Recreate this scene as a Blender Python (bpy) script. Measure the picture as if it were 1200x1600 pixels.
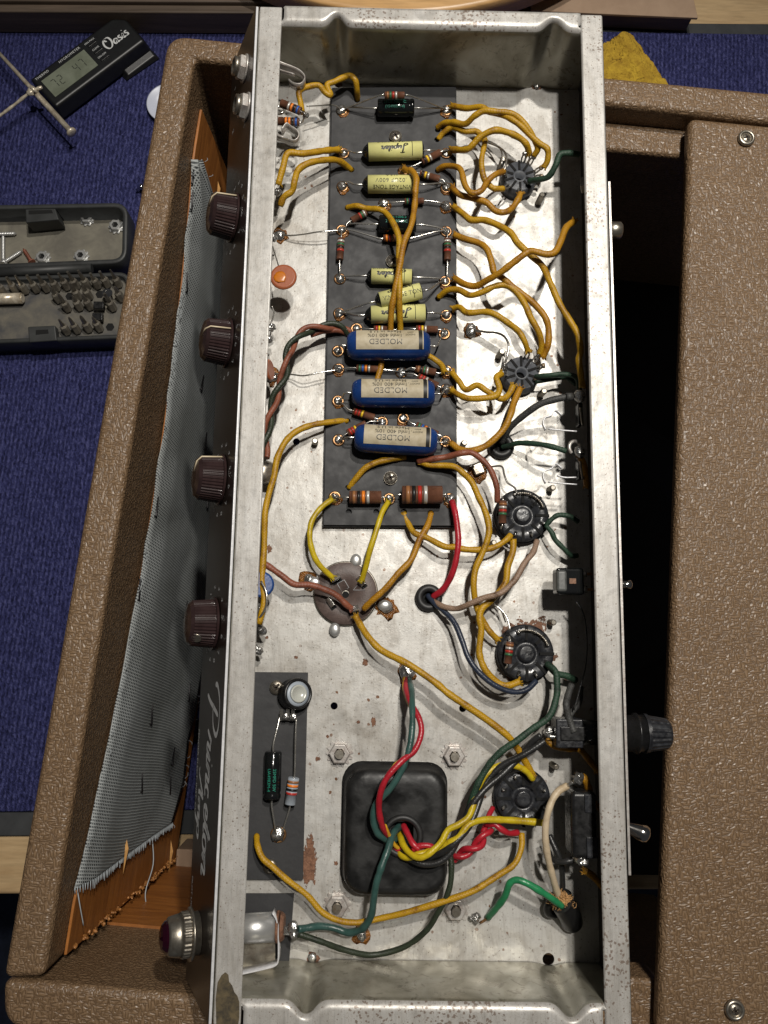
import bpy, math, random
from mathutils import Vector, Matrix, noise
R = math.radians
random.seed(7)
for o in list(bpy.data.objects): bpy.data.objects.remove(o)
scene = bpy.context.scene
col = scene.collection
MM = 0.001

# ------------------------------------------------------------------ camera, world, lamps
Z0 = 0.233            # height of the chassis floor above the blue mat
DEP = 0.04086         # depth of the chassis
CT = Z0 - 0.003       # upper edge of the cabinet boards
M = Matrix(((0.999786, 0.016609, 0.012343), (-0.018333, 0.987579, 0.156052), (-0.009598, -0.156245, 0.987672)))
C = Vector((-0.02205, -0.07396, 0.34207 + Z0 + DEP))
F = 1250.0
cam = bpy.data.cameras.new('camera'); camo = bpy.data.objects.new('camera', cam); col.objects.link(camo)
cam.sensor_fit = 'HORIZONTAL'; cam.sensor_width = 36; cam.lens = 36 * F / 1200
cam.clip_start = 0.01; cam.clip_end = 30
mw = M.transposed().to_4x4(); mw.translation = C
camo.matrix_world = mw
scene.camera = camo
w = bpy.data.worlds.new('World'); scene.world = w; w.use_nodes = True
bg = w.node_tree.nodes['Background']; bg.inputs[0].default_value = (0.95, 0.96, 1.0, 1); bg.inputs[1].default_value = 0.035

def lamp(name, loc, target, size, watts, color):
    l = bpy.data.lights.new(name, 'AREA'); l.shape = 'DISK'; l.size = size; l.energy = watts; l.color = color
    o = bpy.data.objects.new(name, l); col.objects.link(o); o.location = loc
    o.rotation_euler = (Vector(target) - Vector(loc)).to_track_quat('-Z', 'Y').to_euler()
    return o
T = Vector((0.02, 0.08, Z0))
sl = bpy.data.lights.new('bench_lamp', 'SPOT'); sl.energy = 47; sl.color = (1.0, 0.945, 0.86); sl.spot_size = R(48); sl.spot_blend = 0.8; sl.shadow_soft_size = 0.024
so = bpy.data.objects.new('bench_lamp', sl); col.objects.link(so); so.location = T + Vector((0.17, 0.40, 1.0)) * 1.25
so.rotation_euler = (Vector((0.04, 0.12, Z0)) - so.location).to_track_quat('-Z', 'Y').to_euler()
lamp('ceiling_lamp', T + Vector((0.10, 0.17, 1.0)) * 1.2, T, 0.055, 7.3, (1.0, 0.955, 0.88))
scene.view_settings.view_transform = 'Standard'
scene.view_settings.look = 'None'
scene.view_settings.exposure = 0.0
scene.view_settings.gamma = 1.0
scene.render.engine = 'CYCLES'

# pixel of the photograph -> point at height h (m) above the chassis floor / absolute z
def ray(px, py): return M.transposed() @ Vector(((px - 600) / F, -(py - 800) / F, -1))
def PZ(px, py, z):
    d = ray(px, py); t = (z - C.z) / d.z
    return C + d * t
def P(px, py, h=0.0): return PZ(px, py, Z0 + h * MM)

# ------------------------------------------------------------------ materials
def mat(name, base, rough=0.5, metal=0.0, **kw):
    m = bpy.data.materials.new(name); m.use_nodes = True
    b = m.node_tree.nodes['Principled BSDF']
    b.inputs['Base Color'].default_value = (*base, 1); b.inputs['Roughness'].default_value = rough
    b.inputs['Metallic'].default_value = metal
    for k, v in kw.items(): b.inputs[k.replace('_', ' ')].default_value = v
    return m
class N:
    def __init__(s, m): s.t = m.node_tree; s.b = s.t.nodes['Principled BSDF']
    def new(s, typ, **kw):
        n = s.t.nodes.new(typ)
        for k, v in kw.items(): setattr(n, k, v)
        return n
    def link(s, a, b): s.t.links.new(a, b)
    def coord(s, kind='Object', scale=(1, 1, 1), rot=(0, 0, 0)):
        c = s.new('ShaderNodeTexCoord'); mp = s.new('ShaderNodeMapping')
        mp.inputs['Scale'].default_value = scale; mp.inputs['Rotation'].default_value = rot
        s.link(c.outputs[kind], mp.inputs[0]); return mp.outputs[0]
    def noise(s, vec, scale, detail=3, rough=0.5, dist=0.0):
        n = s.new('ShaderNodeTexNoise'); n.inputs['Scale'].default_value = scale; n.inputs['Detail'].default_value = detail
        n.inputs['Roughness'].default_value = rough; n.inputs['Distortion'].default_value = dist
        s.link(vec, n.inputs['Vector']); return n.outputs['Fac']
    def vor(s, vec, scale, feature='F1', out='Distance', rnd=1.0):
        n = s.new('ShaderNodeTexVoronoi'); n.feature = feature; n.inputs['Scale'].default_value = scale
        n.inputs['Randomness'].default_value = rnd
        s.link(vec, n.inputs['Vector']); return n.outputs[out]
    def ramp(s, fac, stops, interp='LINEAR'):
        n = s.new('ShaderNodeValToRGB'); n.color_ramp.interpolation = interp
        e = n.color_ramp.elements
        while len(e) < len(stops): e.new(0.5)
        for x, (p, c) in zip(e, stops): x.position = p; x.color = (*c, 1) if len(c) == 3 else c
        s.link(fac, n.inputs[0]); return n.outputs[0]
    def mixc(s, fac, a, b, mode='MIX'):
        n = s.new('ShaderNodeMix'); n.data_type = 'RGBA'; n.blend_type = mode
        for v, i in ((fac, 0), (a, 6), (b, 7)):
            if hasattr(v, 'is_linked') or hasattr(v, 'links'): s.link(v, n.inputs[i])
            elif isinstance(v, (int, float)): n.inputs[i].default_value = v
            else: n.inputs[i].default_value = (*v, 1)
        return n.outputs[2]
    def math(s, op, a, b=None):
        n = s.new('ShaderNodeMath'); n.operation = op
        for v, i in ((a, 0), (b, 1)):
            if v is None: continue
            if isinstance(v, (int, float)): n.inputs[i].default_value = v
            else: s.link(v, n.inputs[i])
        return n.outputs[0]
    def bump(s, h, strength, dist):
        n = s.new('ShaderNodeBump'); n.inputs['Strength'].default_value = strength; n.inputs['Distance'].default_value = dist
        s.link(h, n.inputs['Height'])
        if s.b.inputs['Normal'].links: s.link(s.b.inputs['Normal'].links[0].from_socket, n.inputs['Normal'])
        s.link(n.outputs[0], s.b.inputs['Normal'])
BW = lambda a: (a, a, a)

def m_pan():
    m = mat('aged_steel_pan', (0.5, 0.48, 0.44), 0.45, 0.30); n = N(m); v = n.coord()
    big = n.ramp(n.noise(v, 16, 5, 0.6, 0.8), [(0.28, (0.38, 0.355, 0.315)), (0.42, (0.50, 0.485, 0.455)), (0.70, (0.575, 0.565, 0.54))])
    mid = n.ramp(n.noise(v, 75, 5, 0.65, 1.2), [(0.33, (0.62, 0.58, 0.53)), (0.55, (1, 1, 1))])
    c = n.mixc(0.5, big, mid, 'MULTIPLY')
    swirl = n.ramp(n.noise(n.coord(scale=(1, 0.35, 1), rot=(0, 0, 0.6)), 60, 4, 0.6, 2.0), [(0.38, (0.60, 0.57, 0.54)), (0.43, (1, 1, 1)), (0.56, (1, 1, 1)), (0.60, (0.80, 0.78, 0.76))])
    c = n.mixc(0.35, c, swirl, 'MULTIPLY')
    # fine freckles and rust specks
    fr = n.ramp(n.noise(v, 900, 2, 0.6), [(0.30, (0.42, 0.36, 0.31)), (0.38, (1, 1, 1))])
    c = n.mixc(0.6, c, fr, 'MULTIPLY')
    d = n.vor(v, 170)
    area = n.ramp(n.noise(v, 28, 3), [(0.50, BW(0)), (0.60, BW(1))])
    sp = n.math('MULTIPLY', n.math('LESS_THAN', n.math('ADD', d, n.math('MULTIPLY', n.noise(v, 700, 3), 0.25)), 0.245), area)
    c = n.mixc(sp, c, (0.17, 0.085, 0.045))
    d2 = n.vor(v, 420)
    sp2 = n.math('LESS_THAN', n.math('ADD', d2, n.math('MULTIPLY', n.noise(v, 300, 3), 0.5)), 0.32)
    c = n.mixc(n.math('MULTIPLY', sp2, 0.8), c, (0.10, 0.075, 0.05))
    br = n.ramp(n.noise(n.coord(scale=(9, 0.5, 1), rot=(0, 0, 0.5)), 150, 3, 0.6), [(0.34, BW(0.80)), (0.5, BW(1))])
    c = n.mixc(0.5, c, br, 'MULTIPLY')
    # scratches
    sc = n.ramp(n.vor(n.coord(scale=(1, 9, 1), rot=(0, 0, 0.9)), 28, 'DISTANCE_TO_EDGE'), [(0.0, (0.7, 0.7, 0.7)), (0.012, (1, 1, 1))])
    c = n.mixc(0.3, c, sc, 'MULTIPLY')
    n.link(c, n.b.inputs['Base Color'])
    n.link(n.ramp(n.noise(v, 120, 4, 0.6), [(0.3, BW(0.30)), (0.7, BW(0.58))]), n.b.inputs['Roughness'])
    n.bump(n.noise(v, 55, 3, 0.5), 0.35, 0.0012)
    n.bump(n.noise(v, 1100, 2, 0.6), 0.35, 0.00012)
    return m
def m_flange(k=1.0):
    m = mat('freckled_flange', (0.5, 0.48, 0.45), 0.40, 0.25); n = N(m); v = n.coord()
    c = n.ramp(n.noise(n.coord(scale=(1, 0.25, 1)), 110, 5, 0.65, 0.5), [(0.3, (0.38, 0.36, 0.33)), (0.55, (0.50, 0.485, 0.46)), (0.8, (0.58, 0.57, 0.55))])
    area = n.ramp(n.noise(n.coord(scale=(1, 0.5, 1)), 26, 4, 0.6), [(0.42, BW(0.10)), (0.62, BW(1))])
    d = n.vor(v, 620); f = n.math('LESS_THAN', n.math('ADD', d, n.math('MULTIPLY', n.noise(v, 1100, 3, 0.7), 1.3)), n.math('ADD', n.math('MULTIPLY', area, 0.40 * k), 0.66))
    c = n.mixc(n.math('MULTIPLY', f, 0.82), c, (0.185, 0.135, 0.105))
    f2 = n.ramp(n.noise(v, 2000, 2, 0.5), [(0.56, BW(0)), (0.66, BW(1))])
    c = n.mixc(n.math('MULTIPLY', f2, 0.45), c, (0.30, 0.26, 0.22))
    sc = n.ramp(n.noise(n.coord(scale=(6, 0.3, 1)), 260, 2), [(0.35, BW(0.82)), (0.5, BW(1))])
    c = n.mixc(0.6, c, sc, 'MULTIPLY')
    n.link(c, n.b.inputs['Base Color'])
    n.link(n.ramp(n.noise(v, 300, 3), [(0.3, BW(0.30)), (0.7, BW(0.5))]), n.b.inputs['Roughness'])
    n.bump(n.noise(v, 1000, 2, 0.6), 0.25, 0.0001)
    n.bump(n.noise(v, 45, 3, 0.5), 0.3, 0.0008)
    return m
def m_wallmetal():
    m = mat('dull_oily_steel', (0.2, 0.19, 0.15), 0.38, 0.5); n = N(m); v = n.coord()
    c = n.ramp(n.noise(n.coord(scale=(1, 1, 0.6)), 45, 5, 0.6, 0.8), [(0.3, (0.17, 0.155, 0.11)), (0.5, (0.30, 0.285, 0.23)), (0.72, (0.42, 0.41, 0.36))])
    s = n.ramp(n.noise(v, 160, 5, 0.7, 1.0), [(0.36, (0.35, 0.3, 0.25)), (0.44, (1, 1, 1))])
    c = n.mixc(0.6, c, s, 'MULTIPLY')
    n.link(c, n.b.inputs['Base Color'])
    n.link(n.ramp(n.noise(v, 80, 4), [(0.3, BW(0.25)), (0.7, BW(0.5))]), n.b.inputs['Roughness'])
    n.bump(n.noise(v, 60, 3), 0.4, 0.001)
    return m
def m_tolex(name='brown_tolex', k=1.0):
    m = mat(name, (0.1, 0.06, 0.03), 0.42); n = N(m)
    v = n.coord()
    def strokes(sc, off):
        mp = n.new('ShaderNodeMapping'); mp.inputs['Scale'].default_value = sc; mp.inputs['Location'].default_value = off
        mp.inputs['Rotation'].default_value = (0, 0, 0.075)
        nz = n.new('ShaderNodeTexNoise'); nz.inputs['Scale'].default_value = 240; nz.inputs['Detail'].default_value = 1
        n.link(v, nz.inputs['Vector']); va = n.new('ShaderNodeVectorMath'); va.operation = 'MULTIPLY_ADD'
        n.link(nz.outputs['Color'], va.inputs[0]); va.inputs[1].default_value = (0.0007, 0.0007, 0.0007); n.link(v, va.inputs[2])
        n.link(va.outputs[0], mp.inputs[0])
        d = n.vor(mp.outputs[0], 700, 'DISTANCE_TO_EDGE')
        return n.ramp(d, [(0.0, BW(0)), (0.10, BW(0.25)), (0.30, BW(1))])
    a = strokes((1, 0.34, 0.6), (0, 0, 0)); b = strokes((0.34, 1, 0.6), (3.3, 1.7, 0.4))
    pick = n.ramp(n.noise(v, 420, 1), [(0.44, BW(0)), (0.56, BW(1))])
    h = n.mixc(pick, a, b)
    fine = n.noise(v, 1200, 2)
    h2 = n.math('ADD', n.math('MULTIPLY', h, 0.85), n.math('MULTIPLY', fine, 0.15))
    c = n.ramp(h2, [(0.05, (0.090 * k, 0.054 * k, 0.028 * k)), (0.25, (0.180 * k, 0.114 * k, 0.063 * k)), (0.85, (0.228 * k, 0.148 * k, 0.084 * k))])
    g = n.ramp(n.noise(v, 12, 4, 0.6), [(0.3, (0.86, 0.84, 0.82)), (0.7, (1, 1, 1))])
    c = n.mixc(1.0, c, g, 'MULTIPLY')
    n.link(c, n.b.inputs['Base Color'])
    n.link(n.ramp(n.noise(v, 500, 2), [(0.3, BW(0.32)), (0.7, BW(0.50))]), n.b.inputs['Roughness'])
    n.bump(n.noise(v, 35, 3), 0.5, 0.0012)
    n.bump(h2, 1.0, 0.00033)
    return m
def m_wood(name, c1, c2, rough=0.5, sc=(1, 1, 12), scale=20):
    m = mat(name, c1, rough); n = N(m)
    v = n.coord(scale=sc)
    f = n.noise(v, scale, 5, 0.6, 1.2)
    c = n.ramp(f, [(0.28, c2), (0.62, c1), (0.8, tuple(x * 1.15 for x in c1))])
    f2 = n.ramp(n.noise(v, scale * 9, 3, 0.6), [(0.3, BW(0.75)), (0.6, BW(1))])
    n.link(n.mixc(0.8, c, f2, 'MULTIPLY'), n.b.inputs['Base Color'])
    n.bump(f, 0.3, 0.0006)
    return m
def m_carpet():
    m = mat('blue_ribbed_carpet', (0.03, 0.035, 0.11), 0.95); n = N(m)
    v = n.coord(scale=(1, 0.6, 1), rot=(0, 0, 0.06))
    f = n.noise(v, 520, 3, 0.65, 0.6)
    rib = n.new('ShaderNodeTexWave'); rib.bands_direction = 'X'; rib.inputs['Scale'].default_value = 90
    rib.inputs['Distortion'].default_value = 3.0; rib.inputs['Detail'].default_value = 3; rib.inputs['Detail Scale'].default_value = 2.2
    n.link(n.coord(rot=(0, 0, 0.06)), rib.inputs[0])
    h = n.math('ADD', n.math('MULTIPLY', f, 1.3), n.math('MULTIPLY', rib.outputs['Fac'], 0.22))
    c = n.ramp(h, [(0.45, (0.011, 0.012, 0.044)), (0.78, (0.037, 0.041, 0.132)), (1.1, (0.080, 0.086, 0.225))])
    fz = n.ramp(n.noise(n.coord(), 1500, 2), [(0.3, BW(0.6)), (0.7, BW(1.25))])
    c = n.mixc(0.7, c, fz, 'MULTIPLY')
    n.link(c, n.b.inputs['Base Color']); n.b.inputs['Specular IOR Level'].default_value = 0.15
    n.bump(h, 1.0, 0.0022)
    return m
def m_cloth_wire(name, base, dark, k=0.5, gloss=0.5):
    m = mat(name, base, gloss); n = N(m)
    v = n.coord()
    c = n.ramp(n.noise(v, 130, 4, 0.6), [(0.30, dark), (0.5, base), (0.75, tuple(min(1, x * 1.12) for x in base))])
    # braid along the wire, from the sleeve's own UV (u = mm along, v = turns)
    uv = n.coord('UV', scale=(1, 1, 1))
    w1 = n.new('ShaderNodeTexWave'); w1.bands_direction = 'DIAGONAL'; w1.inputs["Scale"].default_value = 1.0472
    w1.inputs['Distortion'].default_value = 1.0
    mp = n.coord('UV', scale=(0.45, 3.0, 1)); n.link(mp, w1.inputs[0])
    w2 = n.new('ShaderNodeTexWave'); w2.bands_direction = 'DIAGONAL'; w2.inputs["Scale"].default_value = 1.0472
    w2.inputs['Distortion'].default_value = 1.0
    mp2 = n.coord('UV', scale=(0.45, -3.0, 1)); n.link(mp2, w2.inputs[0])
    b = n.math('MULTIPLY', w1.outputs['Fac'], w2.outputs['Fac'])
    cc = n.ramp(b, [(0.0, BW(0.80)), (0.35, BW(1.0))])
    c = n.mixc(k, c, cc, 'MULTIPLY')
    gr = n.ramp(n.noise(v, 260, 4, 0.7), [(0.32, (0.55, 0.46, 0.36)), (0.42, (1, 1, 1))])
    c = n.mixc(min(1, k), c, gr, 'MULTIPLY')
    n.link(c, n.b.inputs['Base Color'])
    n.bump(b, 0.35 * k + 0.1, 0.0002)
    n.bump(n.noise(v, 900, 3), 0.35, 0.0003)
    return m
def m_noisy(name, c1, c2, rough, scale, metal=0.0, bump=0.2, bd=0.0002, rough2=None, **kw):
    m = mat(name, c1, rough, metal, **kw); n = N(m); v = n.coord()
    f = n.noise(v, scale, 5, 0.65, 0.4)
    n.link(n.ramp(f, [(0.35, c2), (0.65, c1)]), n.b.inputs['Base Color'])
    if rough2 is not None: n.link(n.ramp(n.noise(v, scale * 1.7, 3), [(0.35, BW(rough)), (0.65, BW(rough2))]), n.b.inputs['Roughness'])
    n.bump(n.noise(v, scale * 4, 3), bump, bd)
    return m
def m_grille():
    m = mat('silver_grille_cloth', (0.3, 0.34, 0.37), 0.6); n = N(m)
    w1 = n.new('ShaderNodeTexWave'); w1.bands_direction = 'X'; w1.inputs['Scale'].default_value = 0.20; w1.inputs['Distortion'].default_value = 0.5
    n.link(n.coord('UV', rot=(0, 0, 0.05)), w1.inputs[0])
    w2 = n.new('ShaderNodeTexWave'); w2.bands_direction = 'Y'; w2.inputs['Scale'].default_value = 0.20; w2.inputs['Distortion'].default_value = 0.6
    n.link(n.coord('UV', rot=(0, 0, 0.22)), w2.inputs[0])
    h = n.math('MAXIMUM', n.math('MULTIPLY', w1.outputs['Fac'], 0.8), w2.outputs['Fac'])
    c = n.ramp(h, [(0.12, (0.030, 0.034, 0.038)), (0.45, (0.19, 0.21, 0.215)), (0.95, (0.41, 0.43, 0.43))])
    st = n.ramp(n.noise(n.coord(), 18, 4, 0.6), [(0.35, (0.72, 0.72, 0.70)), (0.6, (1, 1, 1))])
    n.link(n.mixc(1.0, c, st, 'MULTIPLY'), n.b.inputs['Base Color'])
    n.bump(h, 0.8, 0.0006)
    return m
def m_rustpatch():
    m = m_noisy('rust_patch', (0.25, 0.125, 0.075), (0.10, 0.05, 0.03), 0.8, 650, 0.0, 0.7, 0.0005); n = N(m)
    al = n.ramp(n.noise(n.coord(), 520, 4, 0.7), [(0.44, BW(0)), (0.52, BW(1))]); n.link(al, n.b.inputs['Alpha']); return m
MT = dict(
    rustp=m_rustpatch(),
    pan=m_pan(), flange=m_flange(), flangel=m_flange(0.42), wallm=m_wallmetal(), tolex=m_tolex(), carpet=m_carpet(),
    ply=m_wood('bare_orange_plywood', (0.36, 0.135, 0.030), (0.20, 0.068, 0.016), 0.45, (1, 1, 10), 18),
    splinter=m_wood('split_pale_wood', (0.62, 0.34, 0.12), (0.42, 0.2, 0.06), 0.5),
    table=m_wood('pale_bench_wood', (0.56, 0.40, 0.22), (0.40, 0.26, 0.13), 0.45, (0.12, 1, 1), 50),
    disc=m_wood('golden_spruce', (0.72, 0.44, 0.19), (0.60, 0.34, 0.13), 0.35, (0.1, 1, 1), 60),
    trim=m_wood('grey_brown_moulding', (0.13, 0.095, 0.07), (0.07, 0.05, 0.035), 0.5, (0.1, 1, 1), 60),
    card=m_noisy('tan_cardboard', (0.36, 0.25, 0.17), (0.31, 0.21, 0.14), 0.7, 60),
    wire=m_cloth_wire('ochre_cloth_wire', (0.46, 0.255, 0.006), (0.29, 0.135, 0.005), 0.8),
    wire2=m_cloth_wire('aged_ochre_cloth_wire', (0.40, 0.19, 0.007), (0.24, 0.095, 0.005), 0.8),
    yellow=m_cloth_wire('yellow_wire', (0.52, 0.385, 0.010), (0.36, 0.235, 0.010), 0.25, 0.4),
    red=m_cloth_wire('red_wire', (0.38, 0.014, 0.026), (0.27, 0.010, 0.018), 0.05, 0.35),
    teal=m_cloth_wire('dark_green_plastic_wire', (0.035, 0.085, 0.075), (0.02, 0.055, 0.048), 0.05, 0.35),
    dgreen=m_cloth_wire('dark_green_cloth_wire', (0.018, 0.050, 0.028), (0.008, 0.022, 0.014), 0.8, 0.6),
    olive=m_cloth_wire('olive_black_cloth_wire', (0.024, 0.034, 0.018), (0.012, 0.016, 0.010), 0.7, 0.5),
    green=m_cloth_wire('bright_green_wire', (0.022, 0.22, 0.085), (0.015, 0.15, 0.06), 0.05, 0.35),
    blackw=m_cloth_wire('black_wire', (0.022, 0.022, 0.022), (0.010, 0.010, 0.010), 0.1, 0.35),
    greyw=m_cloth_wire('dusty_black_cloth_wire', (0.05, 0.05, 0.048), (0.02, 0.02, 0.02), 0.9, 0.6),
    navy=m_cloth_wire('navy_wire', (0.022, 0.03, 0.052), (0.015, 0.02, 0.035), 0.05, 0.35),
    rustw=m_cloth_wire('rust_brown_cloth_wire', (0.24, 0.075, 0.04), (0.13, 0.04, 0.022), 0.5),
    mixw=m_cloth_wire('brown_white_braid_wire', (0.30, 0.20, 0.14), (0.13, 0.075, 0.045), 1.0),
    beige=m_cloth_wire('beige_wire', (0.56, 0.45, 0.31), (0.44, 0.34, 0.22), 0.1, 0.45),
    amberw=m_cloth_wire('yellow_striped_red_wire', (0.60, 0.33, 0.02), (0.5, 0.2, 0.02), 0.1, 0.4),
    lead=m_noisy('tinned_lead', (0.62, 0.61, 0.58), (0.42, 0.40, 0.36), 0.22, 200, 0.85),
    solder=m_noisy('solder', (0.62, 0.62, 0.61), (0.34, 0.33, 0.31), 0.16, 350, 0.9, 0.5, 0.0005, 0.35),
    brass=m_noisy('brass_eyelet', (0.42, 0.24, 0.11), (0.20, 0.10, 0.045), 0.3, 300, 0.8),
    flux=m_noisy('amber_flux_residue', (0.30, 0.12, 0.02), (0.10, 0.035, 0.008), 0.2, 400, 0.0, 0.8, 0.0008),
    rust=m_noisy('rust_patch', (0.27, 0.135, 0.08), (0.12, 0.055, 0.032), 0.8, 650, 0.0, 0.7, 0.0005),
    nickel=m_noisy('nickel', (0.46, 0.43, 0.37), (0.28, 0.245, 0.20), 0.34, 250, 0.9),
    chrome=m_noisy('polished_chrome', (0.75, 0.74, 0.72), (0.55, 0.53, 0.50), 0.12, 150, 1.0, 0.05),
    zinc=m_noisy('zinc_plate', (0.60, 0.58, 0.55), (0.40, 0.35, 0.32), 0.38, 350, 0.55),
    silver=m_noisy('brushed_aluminium', (0.66, 0.66, 0.65), (0.52, 0.52, 0.51), 0.33, 150, 0.7),
    steelrod=m_noisy('steel_rod', (0.80, 0.72, 0.58), (0.45, 0.38, 0.28), 0.28, 200, 0.35),
    board=m_noisy('black_fibre_board', (0.034, 0.034, 0.036), (0.024, 0.024, 0.026), 0.55, 90, 0.0, 0.35, 0.0003, 0.7),
    black=m_noisy('black_bakelite', (0.014, 0.014, 0.015), (0.008, 0.008, 0.008), 0.22, 300, 0.0, 0.15, 0.0001, 0.4),
    blackm=m_noisy('black_rubber', (0.020, 0.020, 0.021), (0.012, 0.012, 0.012), 0.5, 120, 0.0, 0.3, 0.0003),
    hole=mat('opening_shade', (0.004, 0.004, 0.004), 0.9),  # matte black painting in the shade of holes and slots
    bell=m_noisy('dusty_black_rubber_cover', (0.017, 0.017, 0.017), (0.007, 0.007, 0.007), 0.22, 55, 0.0, 0.5, 0.0004, 0.6),
    capblk=m_noisy('glossy_black_sleeve', (0.008, 0.010, 0.010), (0.006, 0.006, 0.007), 0.12, 200, 0.0, 0.05),
    socketblk=m_noisy('grey_black_bakelite', (0.030, 0.032, 0.037), (0.010, 0.010, 0.012), 0.17, 260, 0.0, 0.3, 0.0003, 0.5),
    phen=m_noisy('brown_phenolic', (0.115, 0.082, 0.072), (0.075, 0.052, 0.046), 0.5, 320, 0.0, 0.5, 0.0002),
    face=m_noisy('dark_brown_panel_enamel', (0.020, 0.013, 0.010), (0.014, 0.010, 0.008), 0.30, 60, 0.0, 0.05),
    alu=m_noisy('bare_aluminium_edge', (0.82, 0.82, 0.84), (0.66, 0.66, 0.68), 0.35, 400, 0.3),
    knob=m_noisy('brown_bakelite_knob', (0.036, 0.021, 0.021), (0.025, 0.014, 0.014), 0.20, 200, 0.0, 0.05),
    cream=mat('cream_paint', (0.62, 0.52, 0.36), 0.4),
    white=mat('white_print', (0.62, 0.63, 0.63), 0.5),
    grprint=mat('silver_grey_print', (0.46, 0.47, 0.48), 0.4),
    ink=mat('black_ink', (0.015, 0.014, 0.012), 0.5),
    inkg=mat('teal_ink', (0.015, 0.24, 0.16), 0.5),
    jup=m_noisy('pale_yellow_sleeve', (0.74, 0.72, 0.30), (0.66, 0.63, 0.25), 0.28, 160, 0.0, 0.05),
    blue=m_noisy('cobalt_moulded_body', (0.010, 0.045, 0.19), (0.007, 0.028, 0.12), 0.20, 90, 0.0, 0.10, 0.0002, 0.32),
    paper=m_noisy('yellowed_paper_label', (0.50, 0.44, 0.32), (0.38, 0.32, 0.21), 0.6, 220),
    rbody=m_noisy('brown_resistor_body', (0.15, 0.065, 0.038), (0.10, 0.042, 0.025), 0.35, 300),
    b_red=mat('red_band', (0.42, 0.03, 0.02), 0.35), b_orange=mat('orange_band', (0.80, 0.22, 0.02), 0.35),
    b_yellow=mat('yellow_band', (0.80, 0.52, 0.02), 0.35), b_green=mat('green_band', (0.03, 0.14, 0.06), 0.35),
    b_blue=mat('blue_band', (0.02, 0.10, 0.38), 0.35), b_black=mat('black_band', (0.012, 0.012, 0.012), 0.35),
    b_silver=mat('silver_band', (0.66, 0.64, 0.60), 0.3, 0.4), b_brown=mat('tan_band', (0.30, 0.13, 0.05), 0.35),
    greyres=mat('grey_lacquer', (0.33, 0.37, 0.42), 0.35),
    orangedisc=m_noisy('orange_ceramic', (0.36, 0.11, 0.05), (0.31, 0.09, 0.04), 0.3, 200),
    amber=mat('amber_wax', (0.50, 0.15, 0.01), 0.3),
    bluedisc=m_noisy('blue_ceramic', (0.02, 0.07, 0.24), (0.015, 0.05, 0.18), 0.3, 200),
    jewel=mat('purple_jewel', (0.016, 0.001, 0.006), 0.08), glass=mat('clouded_dome', (0.45, 0.46, 0.42), 0.22),
    lcd=m_noisy('lcd_glass', (0.20, 0.22, 0.17), (0.14, 0.155, 0.115), 0.10, 60), lcdseg=mat('lcd_segment', (0.05, 0.055, 0.045), 0.3),
    hygro=m_noisy('satin_black_plastic', (0.010, 0.011, 0.012), (0.007, 0.007, 0.008), 0.4, 150),
    case=m_noisy('dusty_black_case', (0.040, 0.042, 0.042), (0.022, 0.023, 0.023), 0.5, 60),
    casedust=m_noisy('dusty_case_floor', (0.20, 0.185, 0.145), (0.12, 0.11, 0.09), 0.8, 45),
    casetray=m_noisy('dusty_tray', (0.15, 0.135, 0.105), (0.055, 0.055, 0.058), 0.7, 45),
    rag=m_noisy('yellow_terry_cloth', (0.55, 0.36, 0.03), (0.34, 0.20, 0.015), 0.9, 130, 0.0, 1.0, 0.002),
    matedge=m_noisy('grey_rubber_border', (0.045, 0.047, 0.05), (0.028, 0.03, 0.032), 0.8, 60),
    bitm=m_noisy('dusty_steel_bit', (0.27, 0.245, 0.20), (0.13, 0.115, 0.095), 0.4, 200, 0.4), greyplas=m_noisy('grey_worn_plastic', (0.13, 0.135, 0.13), (0.06, 0.062, 0.06), 0.4, 200), glue=m_noisy('dried_glue', (0.42, 0.19, 0.06), (0.20, 0.08, 0.02), 0.35, 300), rearshade=m_noisy('rear_wall_shade', (0.06, 0.055, 0.045), (0.03, 0.027, 0.022), 0.55, 60, 0.3), recess=mat('recess_shade', (0.03, 0.02, 0.012), 0.7), darksolder=m_noisy('browned_solder', (0.30, 0.24, 0.17), (0.14, 0.10, 0.06), 0.3, 300, 0.6, 0.5), rivet=m_noisy('tarnished_rivet', (0.13, 0.06, 0.03), (0.08, 0.04, 0.02), 0.4, 300, 0.4), socketgrey=m_noisy('grey_bakelite', (0.085, 0.092, 0.105), (0.045, 0.048, 0.056), 0.34, 260, 0.0, 0.3, 0.0003, 0.5), dish=mat('pale_blue_white_plastic', (0.55, 0.58, 0.68), 0.3),
    grime=m_noisy('brown_grime', (0.13, 0.10, 0.055), (0.05, 0.042, 0.03), 0.45, 330), fibre=mat('jute_fibre', (0.50, 0.28, 0.11), 0.7),
    staple=mat('dark_staple', (0.03, 0.028, 0.03), 0.4, 0.6),
    thread=mat('pale_thread', (0.34, 0.37, 0.39), 0.6),
    grille=m_grille(), inside=m_noisy('gap_shade_black', (0.007, 0.005, 0.004), (0.004, 0.003, 0.003), 0.8, 60), cord=m_noisy('black_power_cord', (0.018, 0.018, 0.018), (0.010, 0.010, 0.010), 0.3, 80),
    darkfloor=m_noisy('room_carpet', (0.020, 0.028, 0.055), (0.012, 0.017, 0.034), 0.95, 90),
)

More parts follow.
